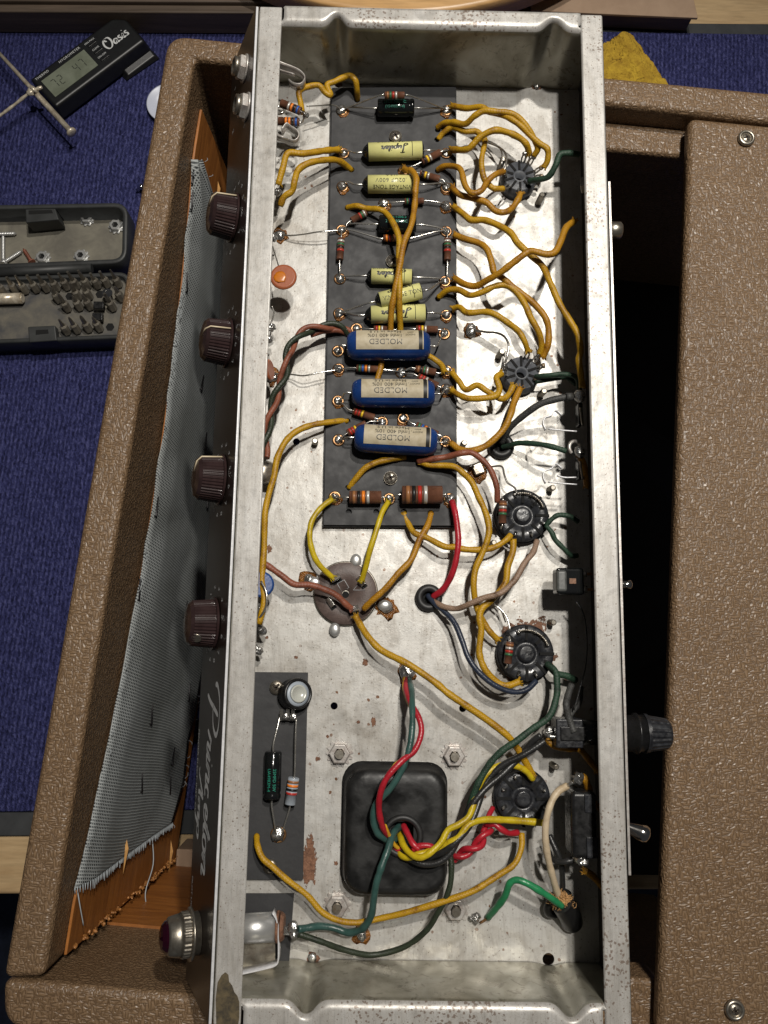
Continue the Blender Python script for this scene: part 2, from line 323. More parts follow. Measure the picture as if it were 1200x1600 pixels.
# ------------------------------------------------------------------ mesh builder
def frame_of(d):
    d = d.normalized(); u = d.cross(Vector((0, 0, 1)))
    if u.length < 1e-4: u = d.cross(Vector((0, 1, 0)))
    u.normalize(); return u, d.cross(u).normalized()
def smooth_path(pts, n=6):
    if len(pts) < 3: return list(pts)
    q = [pts[0] * 2 - pts[1]] + list(pts) + [pts[-1] * 2 - pts[-2]]
    out = []
    for i in range(1, len(q) - 2):
        for k in range(n):
            t = k / n; a, b, c, d = q[i - 1:i + 3]
            out.append(0.5 * ((2 * b) + (c - a) * t + (2 * a - 5 * b + 4 * c - d) * t * t + (3 * b - a - 3 * c + d) * t ** 3))
    out.append(q[-2]); return out
class MB:
    def __init__(s): s.v = []; s.f = []; s.mi = []; s.uv = {}; s.cur = 0; s.sm = []
    def m(s, i): s.cur = i; return s
    def face(s, idx, uv=None, smooth=False):
        s.f.append(tuple(idx)); s.mi.append(s.cur); s.sm.append(smooth)
        if uv: s.uv[len(s.f) - 1] = uv
    def box(s, c, size, rot=None):
        c = Vector(c); n = len(s.v)
        for dx in (-1, 1):
            for dy in (-1, 1):
                for dz in (-1, 1):
                    p = Vector((dx * size[0] / 2, dy * size[1] / 2, dz * size[2] / 2))
                    if rot is not None: p = rot @ p
                    s.v.append(c + p)
        for q in ((0, 1, 3, 2), (4, 6, 7, 5), (0, 4, 5, 1), (2, 3, 7, 6), (0, 2, 6, 4), (1, 5, 7, 3)): s.face([n + i for i in q])
        return s
    def prism(s, poly, z0, z1):
        n = len(s.v); k = len(poly)
        area = sum(poly[i][0] * poly[(i + 1) % k][1] - poly[(i + 1) % k][0] * poly[i][1] for i in range(k))
        if area < 0: poly = poly[::-1]
        for z in (z0, z1):
            for p in poly: s.v.append(Vector((p[0], p[1], z)))
        s.face([n + i for i in range(k)][::-1]); s.face([n + k + i for i in range(k)])
        for i in range(k): j = (i + 1) % k; s.face([n + i, n + j, n + k + j, n + k + i])
        return s
    def hexa(s, a, b):   # two matching quads
        n = len(s.v); s.v += [Vector(p) for p in a] + [Vector(p) for p in b]
        s.face([n + 3, n + 2, n + 1, n]); s.face([n + 4, n + 5, n + 6, n + 7])
        for i in range(4): j = (i + 1) % 4; s.face([n + i, n + j, n + 4 + j, n + 4 + i])
        return s
    def lathe(s, o, axis, prof, seg=24, mats=None, smooth=True, rib=None, scale=(1, 1)):
        """prof: list of (distance along axis, radius); mats: material per band"""
        o = Vector(o); axis = Vector(axis).normalized(); u, w_ = frame_of(axis); n = len(s.v)
        for (d, r) in prof:
            for k in range(seg):
                a = 2 * math.pi * k / seg; rr = r * (rib(k, d) if rib else 1)
                s.v.append(o + axis * d + u * (rr * math.cos(a) * scale[0]) + w_ * (rr * math.sin(a) * scale[1]))
        for i in range(len(prof) - 1):
            if mats: s.cur = mats[i]
            for k in range(seg):
                j = (k + 1) % seg
                s.face([n + i * seg + k, n + i * seg + j, n + (i + 1) * seg + j, n + (i + 1) * seg + k], smooth=smooth)
        if prof[0][1] > 1e-7:
            if mats: s.cur = mats[0]
            s.face([n + k for k in range(seg)][::-1])
        if prof[-1][1] > 1e-7:
            if mats: s.cur = mats[-1]
            b = n + (len(prof) - 1) * seg; s.face([b + k for k in range(seg)])
        return s
    def cyl(s, a, b, r, seg=16, r2=None):
        a = Vector(a); b = Vector(b); return s.lathe(a, b - a, [(0, r), ((b - a).length, r if r2 is None else r2)], seg)
    def tube(s, pts, r, seg=9, sub=6, wob=0.0, ends=True, ell=1.0):
        q = smooth_path([Vector(p) for p in pts], sub) if sub > 1 else [Vector(p) for p in pts]
        n = len(s.v); u = None; L = 0; Ls = []
        for i, p in enumerate(q):
            t = (q[min(i + 1, len(q) - 1)] - q[max(i - 1, 0)])
            if t.length < 1e-9: t = Vector((0, 0, 1))
            t.normalize()
            if u is None: u = frame_of(t)[0]
            u = (u - t * u.dot(t)); u = u.normalized() if u.length > 1e-6 else frame_of(t)[0]
            v_ = t.cross(u)
            if i: L += (p - q[i - 1]).length * 1000
            Ls.append(L)
            rr = r * (1 + wob * noise.noise(p * 350))
            for k in range(seg):
                a = 2 * math.pi * k / seg
                s.v.append(p + u * (rr * math.cos(a)) + v_ * (rr * math.sin(a) * ell))
        for i in range(len(q) - 1):
            for k in range(seg):
                j = (k + 1) % seg; k0 = k / seg; k1 = (k + 1) / seg
                s.face([n + i * seg + k, n + i * seg + j, n + (i + 1) * seg + j, n + (i + 1) * seg + k],
                       [(Ls[i], k0), (Ls[i], k1), (Ls[i + 1], k1), (Ls[i + 1], k0)], True)
        if ends:
            s.face([n + k for k in range(seg)][::-1]); b = n + (len(q) - 1) * seg; s.face([b + k for k in range(seg)])
        return s
    def ring(s, c, axis, R0, r, seg=28, seg2=8, arc=(0, 360), flat=1.0):
        c = Vector(c); u, w_ = frame_of(Vector(axis)); ax = Vector(axis).normalized(); n = len(s.v)
        full = abs(arc[1] - arc[0] - 360) < 1e-6; cnt = seg if full else seg + 1
        for i in range(cnt):
            a = R(arc[0] + (arc[1] - arc[0]) * i / seg); d = u * math.cos(a) + w_ * math.sin(a)
            for k in range(seg2):
                b = 2 * math.pi * k / seg2; s.v.append(c + d * (R0 + r * math.cos(b)) + ax * (r * math.sin(b) * flat))
        for i in range(seg):
            j = (i + 1) % cnt
            for k in range(seg2):
                l = (k + 1) % seg2; s.face([n + i * seg2 + k, n + i * seg2 + l, n + j * seg2 + l, n + j * seg2 + k], smooth=True)
        return s
    def blob(s, c, r, sz=1.0, nz=0.25, seg=14, rings=8, seed=0):
        c = Vector(c); n = len(s.v)
        rx, ry = (r if isinstance(r, tuple) else (r, r)); rm = max(rx, ry)
        for i in range(rings + 1):
            th = math.pi * i / rings
            for k in range(seg):
                a = 2 * math.pi * k / seg
                d = Vector((math.sin(th) * math.cos(a), math.sin(th) * math.sin(a), math.cos(th)))
                f = 1 + nz * noise.noise(d * 1.6 + Vector((seed * 3.1, seed, 0)))
                s.v.append(c + Vector((d.x * rx * f, d.y * ry * f, d.z * rm * sz * f)))
        for i in range(rings):
            for k in range(seg):
                j = (k + 1) % seg; s.face([n + i * seg + k, n + (i + 1) * seg + k, n + (i + 1) * seg + j, n + i * seg + j], smooth=True)
        return s
    def grid(s, fn, nu, nv, uvs=None, smooth=True, flip=False, uvf=None):
        n = len(s.v)
        for j in range(nv + 1):
            for i in range(nu + 1): s.v.append(Vector(fn(i / nu, j / nv)))
        for j in range(nv):
            for i in range(nu):
                a = n + j * (nu + 1) + i; q = [a, a + 1, a + nu + 2, a + nu + 1]
                uv = None
                if uvs: uv = [(uvs[0] * i / nu, uvs[1] * j / nv), (uvs[0] * (i + 1) / nu, uvs[1] * j / nv), (uvs[0] * (i + 1) / nu, uvs[1] * (j + 1) / nv), (uvs[0] * i / nu, uvs[1] * (j + 1) / nv)]
                if uvf: uv = [uvf(s.v[k]) for k in q]
                if flip: q = q[::-1]; uv = uv[::-1] if uv else None
                s.face(q, uv, smooth)
        return s
    def build(s, name, mats, parent=None, bevel=0.0, bseg=2, solid=0.0, label=None, kind=None, autosm=False, sub=0):
        me = bpy.data.meshes.new(name); me.from_pydata([tuple(p) for p in s.v], [], s.f)
        if not isinstance(mats, (list, tuple)): mats = [mats]
        for x in mats: me.materials.append(MT[x] if isinstance(x, str) else x)
        me.polygons.foreach_set('material_index', s.mi); me.polygons.foreach_set('use_smooth', s.sm)
        if s.uv:
            ul = me.uv_layers.new(name='UVMap')
            for fi, uv in s.uv.items():
                for li, c in zip(me.polygons[fi].loop_indices, uv): ul.data[li].uv = c
        me.update()
        o = bpy.data.objects.new(name, me); col.objects.link(o)
        if solid:
            md = o.modifiers.new('solid', 'SOLIDIFY'); md.thickness = solid
        if bevel:
            md = o.modifiers.new('bevel', 'BEVEL'); md.width = bevel; md.segments = bseg; md.limit_method = 'ANGLE'; md.angle_limit = R(35)
            md.harden_normals = True
            me.polygons.foreach_set('use_smooth', [True] * len(me.polygons))
        if sub:
            md = o.modifiers.new('sub', 'SUBSURF'); md.levels = sub; md.render_levels = sub
        if parent is not None:
            o.parent = parent; o.matrix_parent_inverse = WM(parent).inverted()
        if label: o['label'] = label
        if kind: o['kind'] = kind
        return o
def WM(o):
    m = o.matrix_basis.copy()
    return (WM(o.parent) @ o.matrix_parent_inverse @ m) if o.parent else m
def thing(name, loc, label, cat, group=None):
    o = bpy.data.objects.new(name, None); col.objects.link(o); o.location = loc; o.empty_display_size = 0.02
    o['label'] = label; o['category'] = cat
    if group: o['group'] = group
    return o
def tag(o, label, cat, group=None):
    o['label'] = label; o['category'] = cat
    if group: o['group'] = group
    return o
def copy_part(src, parent, delta):
    c = src.copy(); col.objects.link(c); c.parent = parent; c.matrix_parent_inverse = WM(parent).inverted() if parent else Matrix()
    c.matrix_basis = Matrix.Translation(delta) @ src.matrix_basis
    return c

# ------------------------------------------------------------------ lettering
def glyphs(txt, size, align='CENTER', space=1.0, shear=0.0, bold=0.0):
    cu = bpy.data.curves.new('lettering', 'FONT'); cu.body = txt; cu.size = size; cu.align_x = align; cu.align_y = 'CENTER'
    cu.space_character = space; cu.shear = shear; cu.resolution_u = 3; cu.fill_mode = 'FRONT'; cu.offset = bold
    o = bpy.data.objects.new('lettering', cu); col.objects.link(o)
    dg = bpy.context.evaluated_depsgraph_get()
    me = bpy.data.meshes.new_from_object(o.evaluated_get(dg))
    vs = [Vector(v.co) for v in me.vertices]; fs = [tuple(p.vertices) for p in me.polygons]
    bpy.data.objects.remove(o); bpy.data.meshes.remove(me); bpy.data.curves.remove(cu)
    return vs, fs
def put(mb, vf, fn):
    n = len(mb.v)
    for p in vf[0]: mb.v.append(Vector(fn(p.x, p.y)))
    for f in vf[1]: mb.face([n + i for i in f])
SCR = {  # strokes of a brush script, x-height 1
 'P': ([[(1.05, 2.5), (0.75, 1.5), (0.45, 0.4), (0.1, -0.45)], [(-0.55, 1.5), (-0.5, 2.1), (0.3, 2.75), (1.5, 2.75), (2.1, 2.2), (1.7, 1.4), (0.9, 1.15), (0.5, 1.3)]], 2.0),
 'r': ([[(0.0, 0.05), (0.35, 0.7), (0.55, 1.1), (0.6, 0.9), (0.95, 0.95), (0.8, 0.4), (0.75, 0.1), (0.95, 0.0), (1.2, 0.2)]], 1.1),
 'i': ([[(0.0, 0.1), (0.45, 1.0), (0.25, 0.2), (0.4, 0.0), (0.7, 0.2)], [(0.62, 1.5), (0.7, 1.62)]], 0.65),
 'n': ([[(0.0, 0.1), (0.35, 1.0), (0.1, 0.0)], [(0.2, 0.5), (0.7, 1.0), (0.9, 0.8), (0.7, 0.1), (0.9, 0.0), (1.15, 0.2)]], 1.1),
 'c': ([[(0.62, 0.78), (0.5, 0.98), (0.18, 0.7), (0.12, 0.25), (0.35, 0.0), (0.7, 0.12)]], 1.0),
 'e': ([[(0.05, 0.3), (0.6, 0.5), (0.75, 0.85), (0.5, 1.0), (0.2, 0.6), (0.25, 0.1), (0.55, 0.0), (0.95, 0.25)]], 0.9),
 't': ([[(0.0, 0.2), (0.75, 1.9), (0.35, 0.5), (0.4, 0.05), (0.75, 0.15)], [(0.1, 1.2), (1.0, 1.3)]], 0.7),
 'o': ([[(0.6, 1.0), (0.2, 0.75), (0.15, 0.2), (0.45, 0.0), (0.8, 0.3), (0.85, 0.8), (0.6, 1.0), (0.8, 0.85), (1.2, 0.9)]], 1.05),
 'A': ([[(-0.3, 0.2), (0.1, 0.0), (0.8, 1.3), (1.4, 2.4), (1.25, 1.2), (1.2, 0.1), (1.4, 0.0)], [(0.3, 0.9), (1.6, 1.0)]], 1.55),
 'm': ([[(0.0, 0.1), (0.3, 1.0), (0.1, 0.0)], [(0.2, 0.5), (0.6, 1.0), (0.7, 0.8), (0.55, 0.0)], [(0.65, 0.5), (1.1, 1.0), (1.2, 0.8), (1.05, 0.1), (1.2, 0.0), (1.45, 0.2)]], 1.4),
 'p': ([[(0.0, 0.2), (0.4, 1.0), (0.1, -0.2), (-0.15, -1.2)], [(0.3, 0.7), (0.7, 1.0), (1.0, 0.8), (0.9, 0.2), (0.55, 0.0), (0.3, 0.15)]], 1.1),
 'O': ([[(1.0, 2.2), (0.3, 1.9), (0.0, 0.9), (0.4, 0.0), (1.1, 0.1), (1.6, 1.0), (1.5, 2.0), (0.9, 2.2), (0.6, 1.8), (0.9, 1.5)]], 1.7),
 'a': ([[(0.85, 0.9), (0.5, 1.0), (0.15, 0.6), (0.2, 0.1), (0.5, 0.05), (0.85, 0.7)], [(0.95, 1.0), (0.8, 0.2), (0.95, 0.0), (1.2, 0.2)]], 1.1),
 's': ([[(0.75, 0.95), (0.45, 1.05), (0.25, 0.75), (0.6, 0.45), (0.55, 0.05), (0.1, 0.1)]], 0.85),
 'J': ([[(0.4, 2.2), (1.1, 2.4), (1.7, 2.3)], [(1.1, 2.35), (0.8, 1.0), (0.5, -0.4), (0.0, -0.9), (-0.4, -0.4), (0.1, 0.0), (0.9, 0.3)]], 1.2),
 'u': ([[(0.0, 0.1), (0.35, 1.0), (0.15, 0.2), (0.4, 0.0), (0.85, 0.6)], [(0.98, 1.0), (0.8, 0.2), (0.95, 0.0), (1.2, 0.2)]], 1.1),
 ' ': ([], 0.8)}
def script(mb, txt, fn, wd=0.14, width=None):
    x = 0; tot = sum(SCR[c][1] for c in txt)
    k = (width / tot) if width else 1
    for c in txt:
        st, adv = SCR[c]
        for s_ in st:
            q = smooth_path([Vector((x + a, b, 0)) for a, b in s_], 4); n = len(mb.v); m_ = len(q)
            for i, p in enumerate(q):
                t = (q[min(i + 1, m_ - 1)] - q[max(i - 1, 0)]).normalized()
                ww = wd * (0.55 + 0.75 * abs(t.y)) * (0.5 if i in (0, m_ - 1) else 1)
                nn = Vector((-t.y, t.x, 0)) * ww
                for e in (p + nn, p - nn): mb.v.append(Vector(fn((e.x - tot / 2) * k, e.y)))
            for i in range(m_ - 1): mb.face([n + 2 * i, n + 2 * i + 1, n + 2 * i + 3, n + 2 * i + 2])
        x += adv
# ------------------------------------------------------------------ the setting: mat, bench, floor
def pxpoly(pts, z): return [PZ(x, y, z) for x, y in pts]
fl = MB(); fl.box((0, 0, -0.76), (6, 6, 0.02)); fl.build('floor', 'darkfloor', kind='structure')
tb = MB(); q = pxpoly([(-500, 1402), (1900, 1385)], -0.004)
tb.prism([(q[0].x, q[0].y), (q[1].x, q[1].y), (0.9, 0.9), (-0.9, 0.9)], -0.04, -0.004)
tb.build('workbench', 'table', bevel=0.003, kind='structure')
q = pxpoly([(-500, 1312), (1900, 1288), (1900, 42), (-500, 22)], 0)
me_ = MB(); me_.prism([(a.x, a.y) for a in q], -0.003, -0.0005); me_.build('mat_border', 'matedge', bevel=0.001, kind='structure')
q = pxpoly([(-500, 1272), (1900, 1250), (1900, 68), (-500, 30)], 0)
me_ = MB(); me_.prism([(a.x, a.y) for a in q], -0.0004, 0.003); me_.build('mat', 'carpet', bevel=0.0012, kind='structure')

# ------------------------------------------------------------------ amplifier cabinet
cab = thing('amplifier_cabinet', (0, 0, 0), 'open brown textured cabinet with bare wood inside, lying beneath the metal chassis', 'amplifier cabinet')
T18 = 0.205
TLo, TLi = PZ(259, 60, CT), PZ(303, 92, CT)
BLo, BLi = PZ(3, 1530, CT), PZ(68, 1528, CT)
def lerp(a, b, t): return a + (b - a) * t
# side and far end boards, one covered shell with a rounded outer corner
ro, ri = PZ(1290, 151, CT), PZ(1290, 199, CT)
TLo = PZ(262, 52, CT)
d1 = (BLo - TLo).normalized(); d2 = (ro - TLo).normalized(); arc = []
for k in range(9):
    t = k / 8; p0 = TLo + d1 * 0.011; p1 = TLo + d2 * 0.011; arc.append(p0 * (1 - t) ** 2 + TLo * 2 * t * (1 - t) + p1 * t * t)
d3 = (BLi - BLo) * 0.5
b = MB(); b.prism([(p.x, p.y) for p in [BLi, BLo] + arc + [ro, ri, TLi]], CT - 0.225, CT)
b.build('covered_shell', 'tolex', cab, bevel=0.0035, bseg=4)
# near end board
BLi2, BRi = PZ(69, 1537, CT), PZ(1300, 1646, CT)
BLo2, BRo = PZ(2, 1534, CT), PZ(1300, 1708, CT)
c0, c1, c2_ = PZ(2, 1575, CT), PZ(4, 1612, CT), PZ(50, 1616, CT)
pl = [(p.x, p.y) for p in [BLo2, BLi2, BRi, BRo] + [c2_ * (1 - t) ** 2 + c1 * 2 * t * (1 - t) + c0 * t * t for t in [k / 8 for k in range(9)]]]
b = MB(); b.prism(pl, CT - 0.225, CT - 0.0008)
b.build('end_board', 'tolex', cab, bevel=0.0035, bseg=4)
# bare wood lining on the near end board inner face, below the folded covering
def inner_near(px, dep): # point on near inner face at pixel x (top edge) and depth
    t = (px - 69) / (1300 - 69); p = lerp(BLi2, BRi, t); return Vector((p.x, p.y, CT - dep))
b = MB(); a0 = inner_near(80, 0.075); a1 = inner_near(700, 0.075); n_ = Vector((0.07, 1, 0)) * 0.0015
c0 = inner_near(80, 0.223); c1 = inner_near(700, 0.223)
b.hexa([c0, c1, a1, a0], [p + n_ for p in (c0, c1, a1, a0)])
b.build('bare_wood_lining', 'ply', cab)
# cleat block at the near end
p = inner_near(104, 0.20); b = MB(); b.box(p + Vector((0.028, 0.006, 0)), (0.05, 0.012, 0.03)); b.build('cleat', 'card', cab, bevel=0.001)
# baffle board inside the left side board
def edge_in(t): return lerp(TLi, BLi, t)
def baf(t, d, off=0.0):
    p = edge_in(t); k = (d - 0.040) / 0.15
    return Vector((p.x + 0.001 + 0.007 * k + off, p.y, CT - d))
def d_top(tt):
    v = min(1, max(0, (tt - 0.10) / 0.832)); return 0.0200 + 0.023 * math.sin(math.pi * v) ** 0.8
b = MB(); tl = [0.03 + (0.967) * i / 40 for i in range(41)]; n0 = 0
for t in tl: b.v += [baf(t, 0.192), baf(t, 0.192, 0.004), baf(t, d_top(t) + 0.002, 0.0015), baf(t, d_top(t) + 0.002)]
for i in range(40):
    for k in range(4): j = (k + 1) % 4; b.face([4 * i + k, 4 * i + j, 4 * i + 4 + j, 4 * i + 4 + k])
b.face([3, 2, 1, 0]); b.face([160, 161, 162, 163])
b.build('baffle_board', 'ply', cab, bevel=0.0005)
# ragged glue line along the baffle joint
b = MB(); random.seed(3)
for i in range(90):
    t = random.random() ** 0.9; p = lerp(baf(0.996, 0.022, 0.0025), baf(0.996, 0.19, 0.005), t) + Vector((0.000 + random.uniform(-.001, .001), 0.0022, 0))
    b.blob(p + Vector((random.uniform(0, .0025), 0, random.uniform(-.001, .001))), 0.0003 + random.random() * 0.0008, random.uniform(0.5, 2.2), 1.2, 8, 6, i)
b.build('glue_bead', 'glue', cab)
# splinters at the far end of the baffle
for i, (t, d, L) in enumerate(((0.115, 0.075, 0.018), (0.135, 0.095, 0.022), (0.075, 0.06, 0.014), (0.905, 0.075, 0.020), (0.96, 0.17, 0.02))):
    b = MB(); p = baf(t, d, 0.0042); n0 = len(b.v)
    b.v += [p, p + Vector((0.0006, -L * 0.3, -0.0012)), p + Vector((0, -L, 0.001)), p + Vector((0.0003, -L * 0.4, 0.0015)), p + Vector((0.0018, -L * 0.35, 0.0))]
    for q_ in ((0, 1, 4), (1, 2, 4), (2, 3, 4), (3, 0, 4), (3, 2, 1, 0)): b.face([n0 + k for k in q_])
    b.build('splinter', 'splinter', cab)
# grille cloth stapled on the baffle
def gc(u, v):   # u across depth, v along
    tt = 0.10 + 0.832 * v
    d0 = d_top(tt); d1 = 0.183 + 0.012 * math.sin(v * 5)
    if v < 0.10: d1 = d0 + (d1 - d0) * (v / 0.10) * 1.0 + 0.001
    if v > 0.93: d1 = d1 - (v - 0.93) * 0.2
    d = d0 + (d1 - d0) * u
    p = baf(tt, d, 0.0001 + 0.0030 * min(1, u * 9) + 0.0016 * u)
    f = 0.0022 * noise.noise(Vector((v * 9, u * 2.0, 0))) + 0.0012 * math.sin(v * 14 + u * 4) * u
    fray = 0.0007 * noise.noise(Vector((v * 220, 3, u * 3)))
    return p + Vector((abs(f) + 0.0004 + 0.007 * max(0, u - 0.8) * math.sin(v * 9 + 1) ** 2, 0, fray))
b = MB(); b.grid(gc, 26, 150, flip=True, uvf=lambda p: (-p.z * 1000 + 1.2 * math.sin(p.y * 40), p.y * 1000 + 1.5 * math.sin(p.z * 45)))
cl = b.build('grille_cloth', 'grille', cab, solid=0.0006)
if cl.modifiers: cl.modifiers['solid'].offset = 1
random.seed(11)
for v, u in ((0.02, 0.0), (0.055, 0.0), (0.17, 0.02), (0.36, 0.45), (0.45, 0.6), (0.62, 0.0), (0.64, 0.55), (0.78, 0.85), (0.80, 0.35), (0.90, 0.40), (0.88, 0.75), (0.5, 0.02), (0.28, 0.3), (0.93, 0.8)):
    p = gc(u, v) + Vector((0.0012, 0, 0)); a = random.uniform(-0.6, 0.6); L = 0.0055
    d = Vector((0, math.cos(a), math.sin(a) * 0.6)) * L
    b = MB(); b.tube([p - d + Vector((-0.001, 0, 0)), p - d, p + d, p + d + Vector((-0.001, 0, 0))], 0.0005, 6, 1)
    b.build('staple', 'staple', cl)
b = MB()   # frayed selvedge threads along both edges
for i in range(110):
    v = random.random(); u = random.choice((0.0, 1.0, 1.0)); p = gc(u, v) + Vector((0.0006, 0, 0))
    q_ = p + Vector((random.uniform(0.0005, 0.002), random.uniform(-0.004, 0.004), random.uniform(0.0005, 0.003) * (1 if u == 0 else -1)))
    b.tube([p, (p + q_) / 2 + Vector((0.001, 0, 0)), q_], 0.00016, 4, 2)
for i in range(70):
    u = i / 69; p = gc(u, 1.0); b.tube([p + Vector((0.0006, 0.001, 0)), p + Vector((0.0008, -0.0010 - 0.0025 * random.random(), random.uniform(-.001, .001)))], 0.00028, 4, 1)
b.build('frayed_threads', 'thread', cl, kind='stuff')
b = MB(); p = gc(0.75, 1.0); b.tube([p, p + Vector((0.002, -0.015, 0.002)), p + Vector((0.001, -0.028, 0.012)), p + Vector((0.003, -0.040, 0.010))], 0.00035, 5, 5)
b.build('loose_thread', 'thread', cl)
b = MB(); p = gc(0.02, 1.0); b.tube([p, p + Vector((0.002, -0.008, 0)), p + Vector((0.003, -0.018, -0.004))], 0.0003, 5, 5)
b.build('loose_thread', 'thread', cl)
# ledges (covered cleats) on the far and near ends, right half
l0, l1 = PZ(930, 187, CT - 0.014), PZ(1330, 224, CT - 0.014); m0, m1 = PZ(930, 231, CT - 0.014), PZ(1330, 270, CT - 0.014)
b = MB(); b.hexa([(p.x, p.y, CT - 0.034) for p in (m0, m1, l1, l0)], [(p.x, p.y, CT - 0.014) for p in (m0, m1, l1, l0)])
b.build('ledge', 'tolex', cab, bevel=0.003, bseg=3)
z_ = CT - 0.012
ps = [PZ(800, 1512, z_), PZ(1034, 1532, z_), PZ(1056, 1640, z_), PZ(800, 1640, z_)]
b = MB(); b.hexa([(p.x, p.y, z_ - 0.022) for p in ps[::-1]], [(p.x, p.y, z_) for p in ps[::-1]]); b.build('ledge', 'tolex', cab, bevel=0.0025, bseg=3)
# back panel with its two cup-washer screws
ps = [PZ(1078, 181, CT - 0.001), PZ(1400, 214, CT - 0.001), PZ(1400, 1660, CT - 0.001), PZ(1028, 1620, CT - 0.001)]
b = MB(); b.hexa([(p.x, p.y, CT - 0.011) for p in ps[::-1]], [(p.x, p.y, CT - 0.001) for p in ps[::-1]])
bpn = b.build('back_panel', 'tolex', cab, bevel=0.004, bseg=3)
def cross_screw(name, c, r, parent, m='nickel', dome=0.45, cup=False, ang=0.3, label=None):
    """Phillips screw: domed head, the shade of its cross recess added as dark bars"""
    b = MB(); rings = 9; seg = 40; n = len(b.v); h = r * dome; c = Vector(c)
    for i in range(rings + 1):
        q_ = i / rings
        for k in range(seg):
            a = 2 * math.pi * k / seg; rr = r * q_
            x, y = rr * math.cos(a), rr * math.sin(a)
            z = h * math.sqrt(max(0, 1 - (q_ * 0.97) ** 2))
            xr = x * math.cos(ang) + y * math.sin(ang); yr = -x * math.sin(ang) + y * math.cos(ang)
            if (abs(xr) < r * 0.17 and abs(yr) < r * 0.60) or (abs(yr) < r * 0.17 and abs(xr) < r * 0.60): z -= r * 0.45 * (1.1 - q_)
            b.v.append(c + Vector((x, y, z)))
    for i in range(rings):
        for k in range(seg): j = (k + 1) % seg; b.face([n + i * seg + k, n + (i + 1) * seg + k, n + (i + 1) * seg + j, n + i * seg + j], smooth=i > 6)
    b.lathe(c, (0, 0, 1), [(-0.0005, r), (h * 0.26, r)], 40)
    b.m(1)
    for aa in (ang, ang + math.pi / 2): b.box(c + Vector((0, 0, h * 0.93)), (r * 1.15, r * 0.26, r * 0.10), Matrix.Rotation(aa, 3, 'Z'))  # dark bars paint in the shade of the cross recess
    b.m(0)
    if cup: b.lathe(c, (0, 0, 1), [(-0.0003, r * 1.75), (0.0006, r * 1.7), (0.0014, r * 1.4), (0.0009, r * 1.08), (-0.0003, r * 1.0)], 32)
    return b.build(name, [m, 'recess'], parent, label=label)
for px, py in ((1166, 216), (1148, 1578)): cross_screw('screw', PZ(px, py, CT), 0.0026, bpn, cup=True)

# unseen baffle and speaker back, added near-black to darken the gap
q0, q1 = PZ(560, 230, 0.03), PZ(560, 1400, 0.03)
b = MB(); b.prism([(0.0, -0.232), (0.24, -0.232), (0.24, 0.212), (0.0, 0.212)], 0.022, 0.034); b.build('added_baffle', 'inside', cab)
b = MB(); b.lathe((0.13, 0.0, 0.034), (0, 0, 1), [(0, 0.10), (0.004, 0.10), (0.006, 0.095), (0.040, 0.055), (0.042, 0.045), (0.062, 0.045), (0.064, 0.0)], 60); b.build('added_speaker', 'inside', cab)
# ------------------------------------------------------------------ chassis pan
chs = thing('amplifier_chassis', (0, 0, Z0), 'long open metal chassis full of cloth wires and components, lying across the brown cabinet', 'amplifier chassis')
XL, XR, YE = -0.084, 0.0825, 0.21603
ZT = Z0 + DEP
# floor with real holes
b = MB(); b.box((-0.0095, 0, Z0 - 0.0007), (0.1835, 2 * YE + 0.002, 0.0014)); flo = b.build('chassis_floor', 'pan', chs)
b = MB()
for px, py, r in ((463, 690, 1.7), (522, 1103, 1.7), (723, 1107, 1.7), (857, 1499, 2.7), (529, 131, 2.2), (400, 1240, 1.5)):
    p = P(px, py); b.cyl((p.x, p.y, Z0 - 0.006), (p.x, p.y, Z0 + 0.006), r * MM, 20)
cut = b.build('cutter', 'pan')
md = flo.modifiers.new('holes', 'BOOLEAN'); md.object = cut; md.solver = 'EXACT'
nm = bpy.data.meshes.new_from_object(flo.evaluated_get(bpy.context.evaluated_depsgraph_get()))
flo.modifiers.clear(); flo.data = nm; bpy.data.objects.remove(cut)
b = MB(); b.box((XR - 0.0006, 0, (Z0 + ZT) / 2 - 0.0006), (0.0012, 0.4475, DEP + 0.0006)); b.build('rear_wall', 'rearshade', chs)  # wall's shade is put into its near-black colour
b = MB(); b.hexa([(-0.1013, -0.2235, Z0 - 0.0016), (-0.1001, -0.2235, Z0 - 0.0016), (-0.1001, 0.2235, Z0 - 0.0016), (-0.1013, 0.2235, Z0 - 0.0016)],
                 [(XL + 0.0013, -0.2235, ZT - 0.0013), (XL + 0.0025, -0.2235, ZT - 0.0013), (XL + 0.0025, 0.2235, ZT - 0.0013), (XL + 0.0013, 0.2235, ZT - 0.0013)])
b.build('front_wall', 'wallm', chs)
b = MB(); b.box(((XL + 0.0016 - 0.0717) / 2, 0, ZT - 0.0006), (-0.0717 - XL - 0.0016, 0.4495, 0.0012)); b.build('long_flange', 'flangel', chs, bevel=0.0009, bseg=3)
b = MB(); b.box(((XR + 0.0720) / 2, 0, ZT - 0.0008), (XR - 0.0720, 0.4495, 0.0018)); b.build('long_flange', 'flange', chs, bevel=0.0012, bseg=3)
